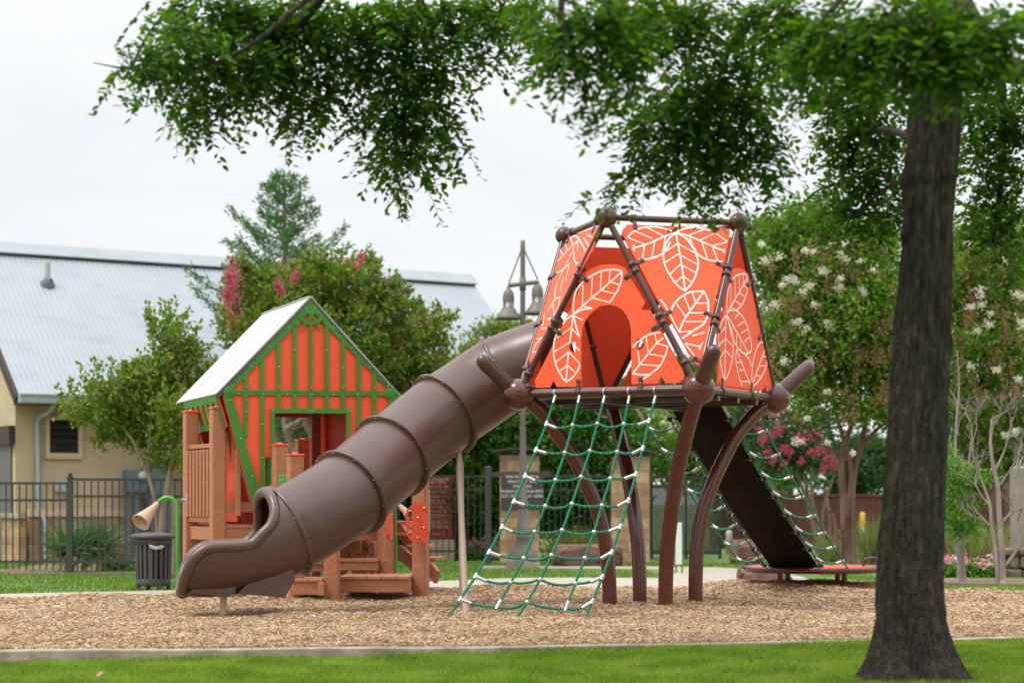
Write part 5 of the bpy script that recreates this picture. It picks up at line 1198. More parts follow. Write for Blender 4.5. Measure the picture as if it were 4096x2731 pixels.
for c, rd_ in zip(C, Rd):
    for _ in range(5):
        a = rr.uniform(-1.3, 1.3); tips.append(np.array(c) + np.array([math.sin(a) * rd_[0] * .95, rr.uniform(-1, .2) * rd_[1] * .7, math.cos(a) * rd_[2] * .95]))
flowers(t, tips, 'seed_tips', .10, 14, 'seed_heads', .035, 3, 2.2)
flowers(t, [V2(x, y, d - 1.0) for x, y in ((531, 625), (528, 640), (536, 655), (522, 676), (527, 690), (540, 745), (548, 738), (535, 730))], 'petal_pink', .13, 110, 'pink_blooms', .035, 4, 1.3)
flowers(t, [V2(x, y, d - 1.3) for x, y in ((680, 632), (678, 642), (638, 655), (820, 610), (830, 590), (862, 948), (645, 668))], 'petal_pink', .07, 60, 'pink_blooms', .035, 6, 1.2)
# cedar
d = 34; t = thing('cedar_tree', 'tall blue-green cedar rising above the crape myrtle behind the playhouse', 'tree', tuple(P(1135, 2240, d)))
bx, bz = V2(652, 390, d).x, V2(652, 390, d).z
MB().tube([(bx, d, -.1), (bx + .05, d, 3), (bx, d, bz)], [.16, .09, .01], 10).build('trunk', 'bark_pale', t)
r = np.random.default_rng(12); Cs, As = [], []; bm_ = MB()
for i in range(92):
    z = bz - .18 - (bz - 1.3) * (i / 92) ** 1.0 ; f = (bz - z) / (bz - 1.0); ln = min(1.5, .10 + 3.1 * f ** .95) * (1.08 if i % 3 else .7) * r.uniform(.85, 1.08); a = i * 2.4 + r.uniform(-.3, .3)
    e = np.array([math.cos(a), math.sin(a), 0]); up_ = r.uniform(.30, .62); pts = [np.array([bx, d, z]) + e * ln * s + np.array([0, 0, up_ * ln * s * s]) for s in np.linspace(0, 1, 8)]
    bm_.tube([Vector(p) for p in pts], list(np.linspace(.018, .004, 8)), 5)
    for s in np.linspace(.2, 1, int(9 + 18 * ln)):
        p = np.array([bx, d, z]) + e * ln * s + np.array([0, 0, up_ * ln * s * s]); w_ = .12 * (1.1 - s) + .035; n_ = 10
        q = p + r.normal(0, 1, (n_, 3)) * w_ * np.array([.7, .7, .6]); Cs.append(q); As.append(unit(e * .8 + r.normal(size=(n_, 3)) * .5 + np.array([0, 0, .5])))
bm_.build('branches', 'bark_pale', t); C = np.concatenate(Cs); cards('foliage', C, np.concatenate(As), r.normal(size=C.shape), .10, .026, 'leaf_cedar', t, DIA)
# small tree beyond the slide top
def simple_tree(name, label, blobs, d, base, leaf, bark, dens, size, seed, spread=.08, trunk_r=.05, flw=None, fl_n=40, fl_mat='petal_white', fl_r=.10, jit=.6, group=None, upd=.5, cat='tree'):
    t = thing(name, label, cat, tuple(V2(base[0], base[1], d)), group)
    C, Rd = vb(blobs, d, jit, seed); cx_ = sum(c[0] for c in C) / len(C); zb = min(c[2] for c in C)
    b0 = Vector((t['_o'][0], d, -.05)); ctr = Vector((cx_, d, max(zb, .5)))
    lines = [([b0, b0.lerp(ctr, .6) + Vector((.05, 0, 0)), ctr], trunk_r, trunk_r * .6), ([b0 + Vector((.06, 0, 0)), b0.lerp(ctr, .5) + Vector((.12, 0, .1)), ctr + Vector((.3, 0, .3))], trunk_r * .8, trunk_r * .4)]
    limbs(t, lines, bark); branchy(t, lines, C, bark, seed)
    lc, la, ln_ = foliage(C, Rd, area_per(Rd, dens * 3.2), spread * 1.3, upd, seed, .35); cards('foliage', lc, la, ln_, size * 1.15, size * .65, leaf, t, DIA)
    if flw:
        rr = np.random.default_rng(seed + 1); pts = []
        for c, rd_ in zip(C, Rd):
            for _ in range(flw):
                a = rr.uniform(0, 6.28); h = rr.uniform(-.8, .9); s_ = math.sqrt(1 - h * h); pts.append(np.array(c) + np.array([math.cos(a) * s_ * rd_[0], -abs(math.sin(a)) * s_ * rd_[1], h * rd_[2]]))
        flowers(t, pts, fl_mat, fl_r, fl_n, 'blossom', .04, seed + 2, .8)
    return t, C, Rd
simple_tree('crape_myrtle', 'small russet-tipped green tree under the twin street lamps', [(1150, 755, 45, 28), (1110, 770, 30, 16), (1190, 770, 50, 30), (1080, 815, 35, 25), (1130, 800, 60, 35), (1060, 850, 40, 30)], 37.2, (1120, 1240), 'leaf_small_myrtle', 'bark_pale', 600, .085, 21)
# evergreen screen behind the iron fence
eg = [((1060, 940, 70, 60), (1040, 1040, 80, 80), (1050, 1150, 80, 90), (1000, 1000, 50, 80)), ((1170, 960, 80, 60), (1180, 1050, 80, 80), (1190, 1150, 80, 90)), ((1290, 930, 70, 60), (1300, 1020, 80, 80), (1300, 1130, 80, 90), (1310, 990, 60, 60)), ((1400, 950, 60, 60), (1410, 1060, 70, 80), (1400, 1160, 70, 80)), ((820, 1050, 80, 80), (930, 1080, 60, 80), (860, 1160, 90, 80)), ((560, 1080, 90, 90), (480, 1120, 60, 80), (640, 1120, 70, 80), (440, 1060, 50, 60))]
lab = ['dense bright evergreen left of the lamp pole behind the red board', 'dense evergreen directly behind the rules sign and first pillar', 'dense evergreen between the two stone pillars', 'dense evergreen behind the second stone pillar', 'dense evergreen showing low behind the playhouse steps', 'dark evergreen showing behind the playhouse posts']
for i, (bl_, lb) in enumerate(zip(eg, lab)):
    simple_tree('evergreen_tree', lb, [(a, b, c * 1.15, e * 1.15) for a, b, c, e in bl_], 35.55 + .25 * (i % 2), (bl_[0][0], 1270), 'leaf_evergreen' if i < 4 else 'leaf_dark', 'bark_pale', 800, .10, 40 + i, .10, .08, jit=.15, group='evergreens screening the fence', upd=.8)
# centre shrubs with pale flowers
simple_tree('flowering_shrub', 'light green shrub with pale flowers under the tower deck', [(1440, 980, 60, 50), (1500, 1010, 60, 50), (1400, 1020, 50, 40), (1470, 1060, 70, 50)], 37.5, (1470, 1240), 'leaf_white_myrtle', 'bark_pale', 700, .09, 60, flw=7, fl_n=30, jit=.3)
simple_tree('flowering_shrub', 'light green shrub with pale flowers behind the metal gate', [(1560, 980, 60, 60), (1630, 990, 60, 50), (1600, 1050, 70, 50), (1680, 960, 50, 40), (1560, 1080, 50, 40)], 38.5, (1600, 1240), 'leaf_white_myrtle', 'bark_pale', 700, .09, 62, flw=5, fl_n=30, jit=.3)
simple_tree('leafy_tree', 'leafy tree behind the metal gate and the curved front leg', [(1560, 880, 60, 60), (1650, 900, 60, 60), (1600, 1000, 60, 60), (1700, 1040, 50, 60), (1650, 1090, 60, 50), (1480, 900, 50, 50)], 43, (1640, 1220), 'leaf_evergreen', 'bark_pale', 600, .11, 64, jit=.4)
# white crape myrtle, left of the trunk
d = 30.2; t = thing('crape_myrtle', 'big white-blossomed crape myrtle with red-brown multi-stem trunk left of the large trunk', 'tree', tuple(V2(1948, 1298, d)), 'white crape myrtles')
lines = [(L1((1945, 1300, d), (1940, 1200, d), (1935, 1120, d), (1920, 1050, d), (1870, 1000, d), (1830, 970, d), (1790, 930, d)), .070, .02), (L1((1960, 1300, d), (1958, 1200, d), (1960, 1110, d), (1975, 1040, d), (2010, 990, d), (2050, 960, d)), .06, .02),
         (L1((1950, 1290, d), (1945, 1180, d), (1955, 1080, d), (1935, 1000, d), (1915, 930, d), (1900, 850, d)), .058, .02), (L1((1935, 1120, d), (1935, 1040, d), (1960, 960, d), (1965, 880, d)), .06, .02), (L1((1925, 1290, d - .1), (1918, 1200, d - .1), (1905, 1170, d - .1)), .035, .025), (L1((1975, 1040, d), (1990, 960, d), (2000, 900, d)), .05, .02)]
limbs(t, lines, 'bark_red')
wb_ = [(1760, 545, 45, 35), (1830, 535, 80, 40), (1920, 545, 90, 50), (2000, 560, 60, 50), (1770, 610, 55, 55), (1850, 620, 80, 60), (1940, 630, 90, 60), (2020, 650, 50, 60), (1780, 690, 55, 60), (1860, 710, 80, 60), (1950, 720, 90, 60), (2030, 740, 50, 70), (1800, 780, 65, 60), (1890, 790, 85, 55), (1970, 810, 80, 60), (1840, 860, 75, 55), (1930, 870, 80, 50), (2000, 890, 60, 60), (1860, 930, 45, 28), (1960, 940, 50, 30), (2040, 840, 45, 60), (2050, 930, 50, 50), (1800, 860, 30, 30), (1740, 580, 18, 25), (1880, 500, 60, 25)]
C, Rd = vb(wb_, d, 1.0, 70); branchy(t, lines, C, 'bark_red', 70)
lc, la, ln_ = shoots(C, Rd, foliage(C, Rd, area_per(Rd, 2900), .10, .5, 70, .4), 5, 70); cards('foliage', lc, la, ln_, .095, .055, 'leaf_white_myrtle', t, DIA)
fl = [(1790, 590), (1850, 575), (1870, 580), (1930, 585), (1945, 595), (1890, 620), (1895, 625), (1860, 655), (1810, 640), (1825, 645), (1795, 655), (1845, 670), (1925, 660), (1980, 665), (1985, 675), (1900, 745), (1908, 750), (1955, 750), (1850, 760), (1830, 740), (1780, 700), (1840, 850), (1860, 830), (1755, 600), (1940, 560), (1975, 600), (2010, 620), (1830, 1015), (1900, 1015), (1960, 1040), (1750, 560), (1900, 560), (1930, 640), (1870, 700), (1800, 830), (1900, 900), (1855, 960)]
flowers(t, [V2(x, y, d - 1.35) for x, y in fl], 'petal_white', .078, 75, 'blossom', .029, 8, .8)
rr = np.random.default_rng(31); flowers(t, [V2(rr.uniform(1760, 2060), rr.uniform(550, 960), d - 1.2) for _ in range(110)], 'seed_tips', .10, 40, 'seed_heads', .035, 9, 1.5)
# white crape myrtle, right of the trunk
d = 31; t = thing('crape_myrtle', 'white-blossomed crape myrtle behind the bare trees, right of the large trunk', 'tree', tuple(V2(2290, 1290, d)), 'white crape myrtles')
lines = [(L1((2290, 1295, d), (2285, 1150, d), (2260, 1030, d), (2240, 900, d)), .09, .03), (L1((2300, 1295, d), (2310, 1150, d), (2320, 1000, d), (2330, 880, d)), .08, .03)]
limbs(t, lines, 'bark_red')
wb_ = [(2230, 570, 55, 45), (2300, 560, 60, 50), (2345, 600, 40, 60), (2230, 640, 60, 55), (2310, 660, 60, 55), (2240, 720, 65, 55), (2320, 740, 60, 60), (2230, 800, 60, 55), (2310, 820, 60, 60), (2240, 880, 65, 55), (2320, 900, 60, 60), (2230, 960, 60, 50), (2310, 980, 65, 55), (2260, 1040, 60, 40), (2340, 1050, 50, 50), (2200, 700, 30, 120), (2200, 900, 30, 100)]
C, Rd = vb(wb_, d, .8, 72); branchy(t, lines, C, 'bark_red', 72)
lc, la, ln_ = shoots(C, Rd, foliage(C, Rd, area_per(Rd, 2900), .10, .5, 72, .4), 5, 72); cards('foliage', lc, la, ln_, .095, .055, 'leaf_white_myrtle', t, DIA)
flowers(t, [V2(x, y, d - 1.2) for x, y in ((2250, 665), (2255, 680), (2330, 675), (2345, 680), (2255, 700), (2270, 745), (2275, 720), (2345, 740), (2350, 750), (2230, 705), (2290, 850), (2310, 1000), (2330, 990), (2230, 840), (2340, 870), (2245, 760), (2225, 560), (2300, 600))], 'petal_white', .078, 75, 'blossom', .029, 10, .8)
rr = np.random.default_rng(33); flowers(t, [V2(rr.uniform(2200, 2350), rr.uniform(570, 960), d - 1.) for _ in range(60)], 'seed_tips', .10, 40, 'seed_heads', .035, 11, 1.5)
# pink crape myrtle further back
t, C, Rd = simple_tree('crape_myrtle', 'pink-blossomed crape myrtle with pale stems left of the red-brown trunk', [(1750, 985, 55, 45), (1800, 1010, 60, 45), (1860, 1030, 50, 45), (1720, 950, 45, 40), (1880, 1000, 45, 50), (1780, 1050, 45, 30), (1900, 1050, 30, 30), (1850, 970, 40, 30)], 35, (1888, 1275), 'leaf_dark', 'bark_pale', 600, .085, 80, jit=.5, trunk_r=.045)
pk = [(1745, 985), (1720, 960), (1768, 1000), (1790, 985), (1800, 1030), (1830, 1005), (1845, 1010), (1815, 1040), (1840, 1060), (1760, 1040), (1775, 1060), (1885, 1035), (1900, 1065), (1915, 1070), (1905, 1050), (1750, 1010), (1870, 1000), (1780, 950), (1735, 935), (1862, 1040), (1800, 1065), (1890, 1080), (1928, 1055)]
flowers(t, [V2(x, y, 33.9) for x, y in pk], 'petal_pink', .11, 60, 'pink_blooms', .04, 12, .9)
limbs(t, [(L1((1885, 1290, 35), (1878, 1200, 35), (1855, 1130, 35), (1840, 1070, 35)), .05, .02), (L1((1900, 1290, 35), (1905, 1200, 35), (1895, 1120, 35)), .045, .02), (L1((1895, 1290, 35), (1890, 1180, 35), (1915, 1090, 35)), .04, .02)], 'bark_pale', 'stem')
for i, (lb, bl_, d, leaf) in enumerate((('far dark green tree above the wooden fence beside the red-brown trunk', [(1960, 1080, 60, 60), (2020, 1080, 60, 60), (1990, 1040, 60, 40), (1930, 1110, 40, 40)], 58, 'leaf_dark'), ('far dark green tree above the wooden fence behind the pink myrtle', [(1830, 1060, 60, 60), (1760, 1090, 60, 50), (1700, 1100, 50, 50)], 56, 'leaf_evergreen'), ('far leafy tree at the right behind the bare trees', [(2210, 1090, 60, 60), (2290, 1080, 60, 60), (2360, 1060, 50, 70), (2250, 1040, 60, 40)], 40, 'leaf_dark'))):
    simple_tree('leafy_tree', lb, bl_, d, (bl_[0][0], 1190), leaf, 'bark_pale', 260, .17, 90 + i, .16, .12, jit=1.)

# bare trees
def bare(t, base, dirs, r0, depth, seed, mat, length):
    rr = np.random.default_rng(seed); m = MB()
    def grow(p, dr, r_, ln, k_):
        pts = [p]; q = p; dv = dr.copy()
        for s in range(4):
            dv = unit((dv + rr.normal(0, .13, 3) + np.array([0, 0, .05]))[None])[0]; q = q + dv * ln / 4; pts.append(q)
        m.tube([Vector(a) for a in pts], list(np.linspace(r_, r_ * .62, 5)), 7 if k_ > 2 else 4, caps=k_ > 2)
        if k_ == 0: return
        for j in range(rr.integers(2, 4)):
            f = rr.integers(2, 5); nd = unit((dv + rr.normal(0, .55, 3))[None])[0]; nd[2] = abs(nd[2]) * .9 + .15; nd[1] *= .7; grow(pts[f], unit(nd[None])[0], r_ * rr.uniform(.5, .68), ln * rr.uniform(.62, .85), k_ - 1)
    for dr in dirs: grow(np.array(tuple(base)), unit(np.array([dr], float))[0], r0, length, depth)
    m.build('branches', mat, t)
d = 24.3; t = thing('bare_tree', 'leafless pale grey small tree in front of the stone slab', 'tree', tuple(P(4008, 2340, d)), 'bare small trees')
lines = [([P(4012, 2350, d), P(4008, 2230, d), P(3998, 2080, d), P(3992, 1950, d), P(3972, 1860, d), P(3962, 1760, d), P(3975, 1690, d)], .045, .014), ([P(3992, 2330, d), P(3985, 2220, d), P(3968, 2120, d), P(3960, 2020, d), P(3930, 1930, d), P(3900, 1850, d)], .03, .010), ([P(4022, 2260, d), P(4075, 2180, d), P(4070, 2090, d), P(4092, 2020, d)], .02, .012), ([P(4000, 2100, d), P(4050, 2030, d), P(4060, 1920, d), P(4090, 1830, d)], .018, .008), ([P(3976, 1890, d), P(4010, 1820, d), P(4030, 1760, d)], .018, .007)]
limbs(t, lines, 'bark_grey'); MB().lathe([(.075, -.1), (.07, .03), (.045, .10)], P(4012, 2350, d), n=12).build('root_flare', 'bark_grey', t)
for i, (u, v, dx) in enumerate(((3962, 1770, (.1, 0, 1)), (3900, 1850, (-.3, 0, 1)), (4060, 1920, (.3, .2, 1)), (3992, 1950, (.5, 0, .8)), (3960, 2020, (-.6, 0, .6)), (4030, 1760, (.4, 0, 1)), (3975, 2120, (-.5, .2, .5)), (4008, 2080, (.7, .1, .5)))): bare(t, P(u, v, d), [dx], .013, 4, 100 + i, 'bark_grey', .30)
d = 26; t = thing('bare_tree', 'leafless greyish small tree rising behind the leafy sapling', 'tree', tuple(P(3835, 2310, d)), 'bare small trees')
limbs(t, [([P(3838, 2310, d), P(3835, 2130, d), P(3828, 1950, d), P(3822, 1750, d), P(3836, 1560, d), P(3828, 1400, d)], .035, .006), ([P(3835, 1960, d), P(3790, 1850, d), P(3775, 1720, d)], .018, .008), ([P(3832, 2000, d), P(3870, 1880, d), P(3885, 1760, d)], .018, .008)], 'bark_grey')
for i, (u, v, dx) in enumerate(((3828, 1900, (-.4, 0, 1)), (3822, 1750, (.4, 0, 1)), (3775, 1740, (-.2, 0, 1)), (3885, 1780, (.2, 0, 1)), (3830, 1620, (-.3, 0, 1)), (3865, 1900, (.6, 0, .7)))): bare(t, P(u, v, d), [dx], .012, 4, 120 + i, 'bark_grey', .30)
# leafy sapling
d = 25; t = thing('sapling', 'leafy bright green sapling with two stems right of the large trunk', 'small tree', tuple(P(3852, 2325, d)))
limbs(t, [([P(3845, 2330, d), P(3838, 2240, d), P(3820, 2180, d), P(3800, 2050, d)], .028, .012), ([P(3858, 2330, d), P(3852, 2240, d), P(3855, 2150, d), P(3870, 2000, d)], .03, .012)], 'bark_grey')
C, Rd = vb([(2190, 1130, 30, 30), (2180, 1080, 28, 35), (2225, 1160, 35, 28), (2200, 1190, 45, 28), (2225, 1215, 45, 28), (2235, 1120, 28, 28), (2170, 1180, 28, 28), (2245, 1090, 28, 20), (2175, 1040, 20, 28), (2215, 1075, 20, 20)], d, .3, 130)
lc, la, ln_ = foliage(C, Rd, area_per(Rd, 2200), .06, .2, 130); cards('foliage', lc, la, ln_, .085, .036, 'leaf_fresh', t, HEX)
# yucca in front of the wall
d = 29.0; b0 = P(310, 2270, d); t = thing('yucca', 'spiky green yucca clump behind the fence against the stone base', 'plant', tuple(b0)); r = np.random.default_rng(50)
Cs, As, Ls = [], [], []
for hx, hz, n_ in ((-.15, .22, 130), (.32, .25, 130), (.1, .30, 90)):
    c = np.array([b0.x + hx, d, .05 + hz]); e = unit(r.normal(size=(n_, 3)) * np.array([1, .8, .7]) + np.array([0, 0, .45])); Cs.append(c + e * .03); As.append(e); Ls.append(r.uniform(.35, .62, n_))
C = np.concatenate(Cs); cards('leaves', C, np.concatenate(As), r.normal(size=C.shape), np.concatenate(Ls), .038, 'yucca_blade', t, np.array([(0, -.5), (0, .5), (.5, .45), (1, 0), (.5, -.45)]))
MB().tube([(b0.x - .15, d, -.05), (b0.x - .12, d, .28)], .05, 8).build('stem', 'bark_pale', t); MB().tube([(b0.x + .32, d, -.05), (b0.x + .32, d, .3)], .05, 8).build('stem', 'bark_pale', t)
# ornamental grass clumps and flower beds
def clump(x, y, h, n_, label, seed, w_=.35):
    r = np.random.default_rng(seed); e = unit(r.normal(size=(n_, 3)) * np.array([.42, .35, .1]) + np.array([0, 0, 1.])); c = np.array([x, y, -.02]) + r.normal(0, 1, (n_, 3)) * np.array([w_ * .35, w_ * .3, 0])
    o = cards('ornamental_grass', c, e, r.normal(size=c.shape), r.uniform(.5, 1., n_) * h, .016, 'grass_clump', None, np.array([(0, -.5), (0, .5), (.6, .4), (1, 0), (.6, -.4)]), org=(x, y, 0)); tag(o, label, 'ornamental grass', 'ornamental grass clumps')
q = P(3500, 2200, 33); clump(q.x, 33, 1.0, 420, 'feathery grass clump left of the large trunk by the yellow bollard', 1)
q = P(3330, 2210, 34); clump(q.x, 34, .6, 260, 'low tan grass clump at the foot of the wooden fence', 2)
q = P(2330, 2240, 34); clump(q.x, 34.2, .75, 320, 'grass clump between the stone pillars behind the boulder', 3)
q = P(2250, 2240, 34); clump(q.x, 34.1, .65, 260, 'grass clump right beside the first stone pillar', 4)
q = P(3920, 2240, 29.5); clump(q.x, 29.5, .95, 500, 'grass clump behind the petunias right of the sapling', 5, .6)
def bed(x0, x1, y, h, n_, mat, label, seed, zb=0.):
    r = np.random.default_rng(seed); t = thing('flower_bed', label, 'flowers', ((x0 + x1) / 2, y, zb)); c = np.stack([r.uniform(x0, x1, n_ * 3), y + r.normal(0, .18, n_ * 3), zb + r.random(n_ * 3) * h * .8], 1)
    cards('leaves', c, r.normal(size=c.shape) + np.array([0, 0, .6]), r.normal(size=c.shape) + np.array([0, -.3, 1]), .06, .035, 'leaf_fresh', t, DIA)['kind'] = 'stuff'
    k_ = n_ // 18; hc = np.stack([r.uniform(x0, x1, k_), y - .1 + r.normal(0, .15, k_), zb + h * r.uniform(.55, 1.05, k_)], 1); c = np.repeat(hc, 14, 0) + r.normal(0, .025, (k_ * 14, 3))
    cards('blossom', c, r.normal(size=c.shape), r.normal(size=c.shape) + np.array([0, -1, .6]), .038, .034, mat, t, HEX)
bed(P(3700, 0, 27.3).x, P(3985, 0, 27.3).x, 27.3, .24, 900, 'petal_mixed', 'bed of pink and white petunias behind the sapling', 7)
bed(P(1740, 0, 35.4).x, P(1960, 0, 35.4).x, 35.4, .28, 500, 'petal_mixed', 'pink flowers at the foot of the fence near the rules sign', 8)
bed(P(420, 0, 29.3).x, P(720, 0, 29.3).x, 29.3, .16, 600, 'petal_mixed', 'low leafy plants behind the fence by the meter cabinet', 9)
bed(P(3010, 0, 33.6).x, P(3160, 0, 33.6).x, 33.6, .10, 100, 'petal_mixed', 'few pink flowers behind the round platform', 10)
# ------------------------------------------------------------------ the large shade tree
d0 = 11.75; t = thing('shade_tree', 'large dark-barked shade tree whose leafy boughs hang over the playground', 'tree', tuple(P(3658, 2690, d0)))
prof_ = [(2103, 1620, .42), (2103, 1585, .345), (2101, 1550, .292), (2100, 1510, .248), (2097, 1470, .223), (2094, 1430, .206), (2092, 1380, .196), (2092, 1300, .185), (2096, 1200, .179), (2102, 1100, .175), (2107, 1000, .171), (2112, 900, .167), (2119, 780, .162), (2126, 650, .158), (2130, 550, .157), (2134, 450, .157), (2134, 410, .166), (2139, 380, .157), (2146, 280, .150), (2152, 190, .147), (2160, 60, .142), (2165, -100, .135)]
ring_pts = [(V2(x, y, d0), r) for x, y, r in prof_]
cs = smooth([(p.x, p.y, p.z, r) for p, r in ring_pts], 14); V = []; NR = 120
for i, (x, y, z, r) in enumerate(cs):
    for j in range(NR):
        a = 2 * math.pi * j / NR; e = Vector((math.cos(a), math.sin(a), 0))
        fl_ = max(0, (.34 - z)) / .34
        lobe = 1 + fl_ * (.14 * math.sin(a * 5 + .6) + .07 * math.sin(a * 9 + 2))
        q = Vector((e.x * 1.4, e.y * 1.4, z * .8)); n1 = noise.fractal(Vector((q.x * 9, q.y * 9, z * 2.6)), .9, 2.1, 5); n2 = noise.noise(Vector((q.x * 2, q.y * 2, z * 1.3)))
        rid = abs(noise.noise(Vector((math.cos(a) * 13, math.sin(a) * 13, z * 2.2))))
        V.append(Vector((x, y, z)) + e * (r * lobe + .014 * n1 + .022 * n2 - .016 * rid * 1.5))
F = [(i * NR + j, i * NR + (j + 1) % NR, (i + 1) * NR + (j + 1) % NR, (i + 1) * NR + j) for i in range(len(cs) - 1) for j in range(NR)]
MB().add(V, F, True).build('trunk', 'bark', t)
rt = MB()
for a, ln in ((3.5, .34), (2.6, .3), (5.9, .36), (4.4, .3), (.3, .3), (5.2, .3)):
    c = Vector(t['_o']); e = Vector((math.cos(a), math.sin(a), 0)); pts = [c + e * (.16 + ln * f) + Vector((0, 0, .06 - .12 * f + .0 * math.sin(a))) for f in (0, .4, .75, 1)]
    for q in pts: q.z += float(ground_z(q.x, q.y)) - c.z * 0
    rt.tube(smooth(pts, 4), list(np.linspace(.06, .018, 13)), 8)
rt.build('surface_root', 'bark', t)
topc = V2(2160, 60, d0)
LM = [(L1((2160, 40, d0), (2080, -140, 11.9), (1930, -170, 12), (1810, -20, 12.1), (1700, 80, 12.2), (1655, 170, 12.3), (1625, 300, 12.4)), .05, .008),
      (L1((1770, 20, 12.15), (1735, 90, 12.4), (1722, 170, 12.6), (1680, 270, 12.8), (1640, 330, 12.9)), .022, .010),
      (L1((2150, -60, d0), (1900, -330, 12.2), (1500, -330, 12.3), (1150, -190, 12.1), (900, -130, 12), (705, 0, 12), (612, 78, 12), (520, 135, 12), (400, 166, 12), (300, 160, 12), (215, 145, 12)), .034, .003),
      (L1((1100, -180, 12.1), (1000, -60, 12.6), (935, 80, 12.9), (930, 240, 13), (925, 350, 13)), .035, .008), (L1((760, -30, 12), (690, 60, 12.5), (600, 200, 12.8), (520, 270, 12.9)), .03, .008),
      (L1((1500, -330, 12.3), (1350, -150, 11.2), (1290, 0, 10.8), (1310, 130, 10.7)), .04, .01), (L1((2165, -60, d0), (2230, 60, 11.4), (2290, 140, 11.1), (2400, 180, 10.8), (2500, 160, 10.5)), .085, .05),
      (L1((2250, 60, 12.2), (2300, 200, 13.5), (2300, 400, 14.2), (2280, 560, 14.4)), .045, .012), (L1((2120, 330, d0 + .1), (2040, 300, 12.6), (1980, 320, 13.2), (1930, 420, 13.5)), .025, .008), (L1((2125, 420, d0 + .1), (2060, 420, 12.9), (2000, 460, 13.4), (1960, 500, 13.6)), .022, .007),
      (L1((2140, -20, d0), (2000, -60, 11.), (1920, 10, 10.4), (1880, 60, 10.3)), .03, .006), (L1((2150, 0, d0), (2100, 60, 10.9), (2050, 130, 10.4)), .05, .012)]
limbs(t, LM, 'bark', 'limbs', 10)
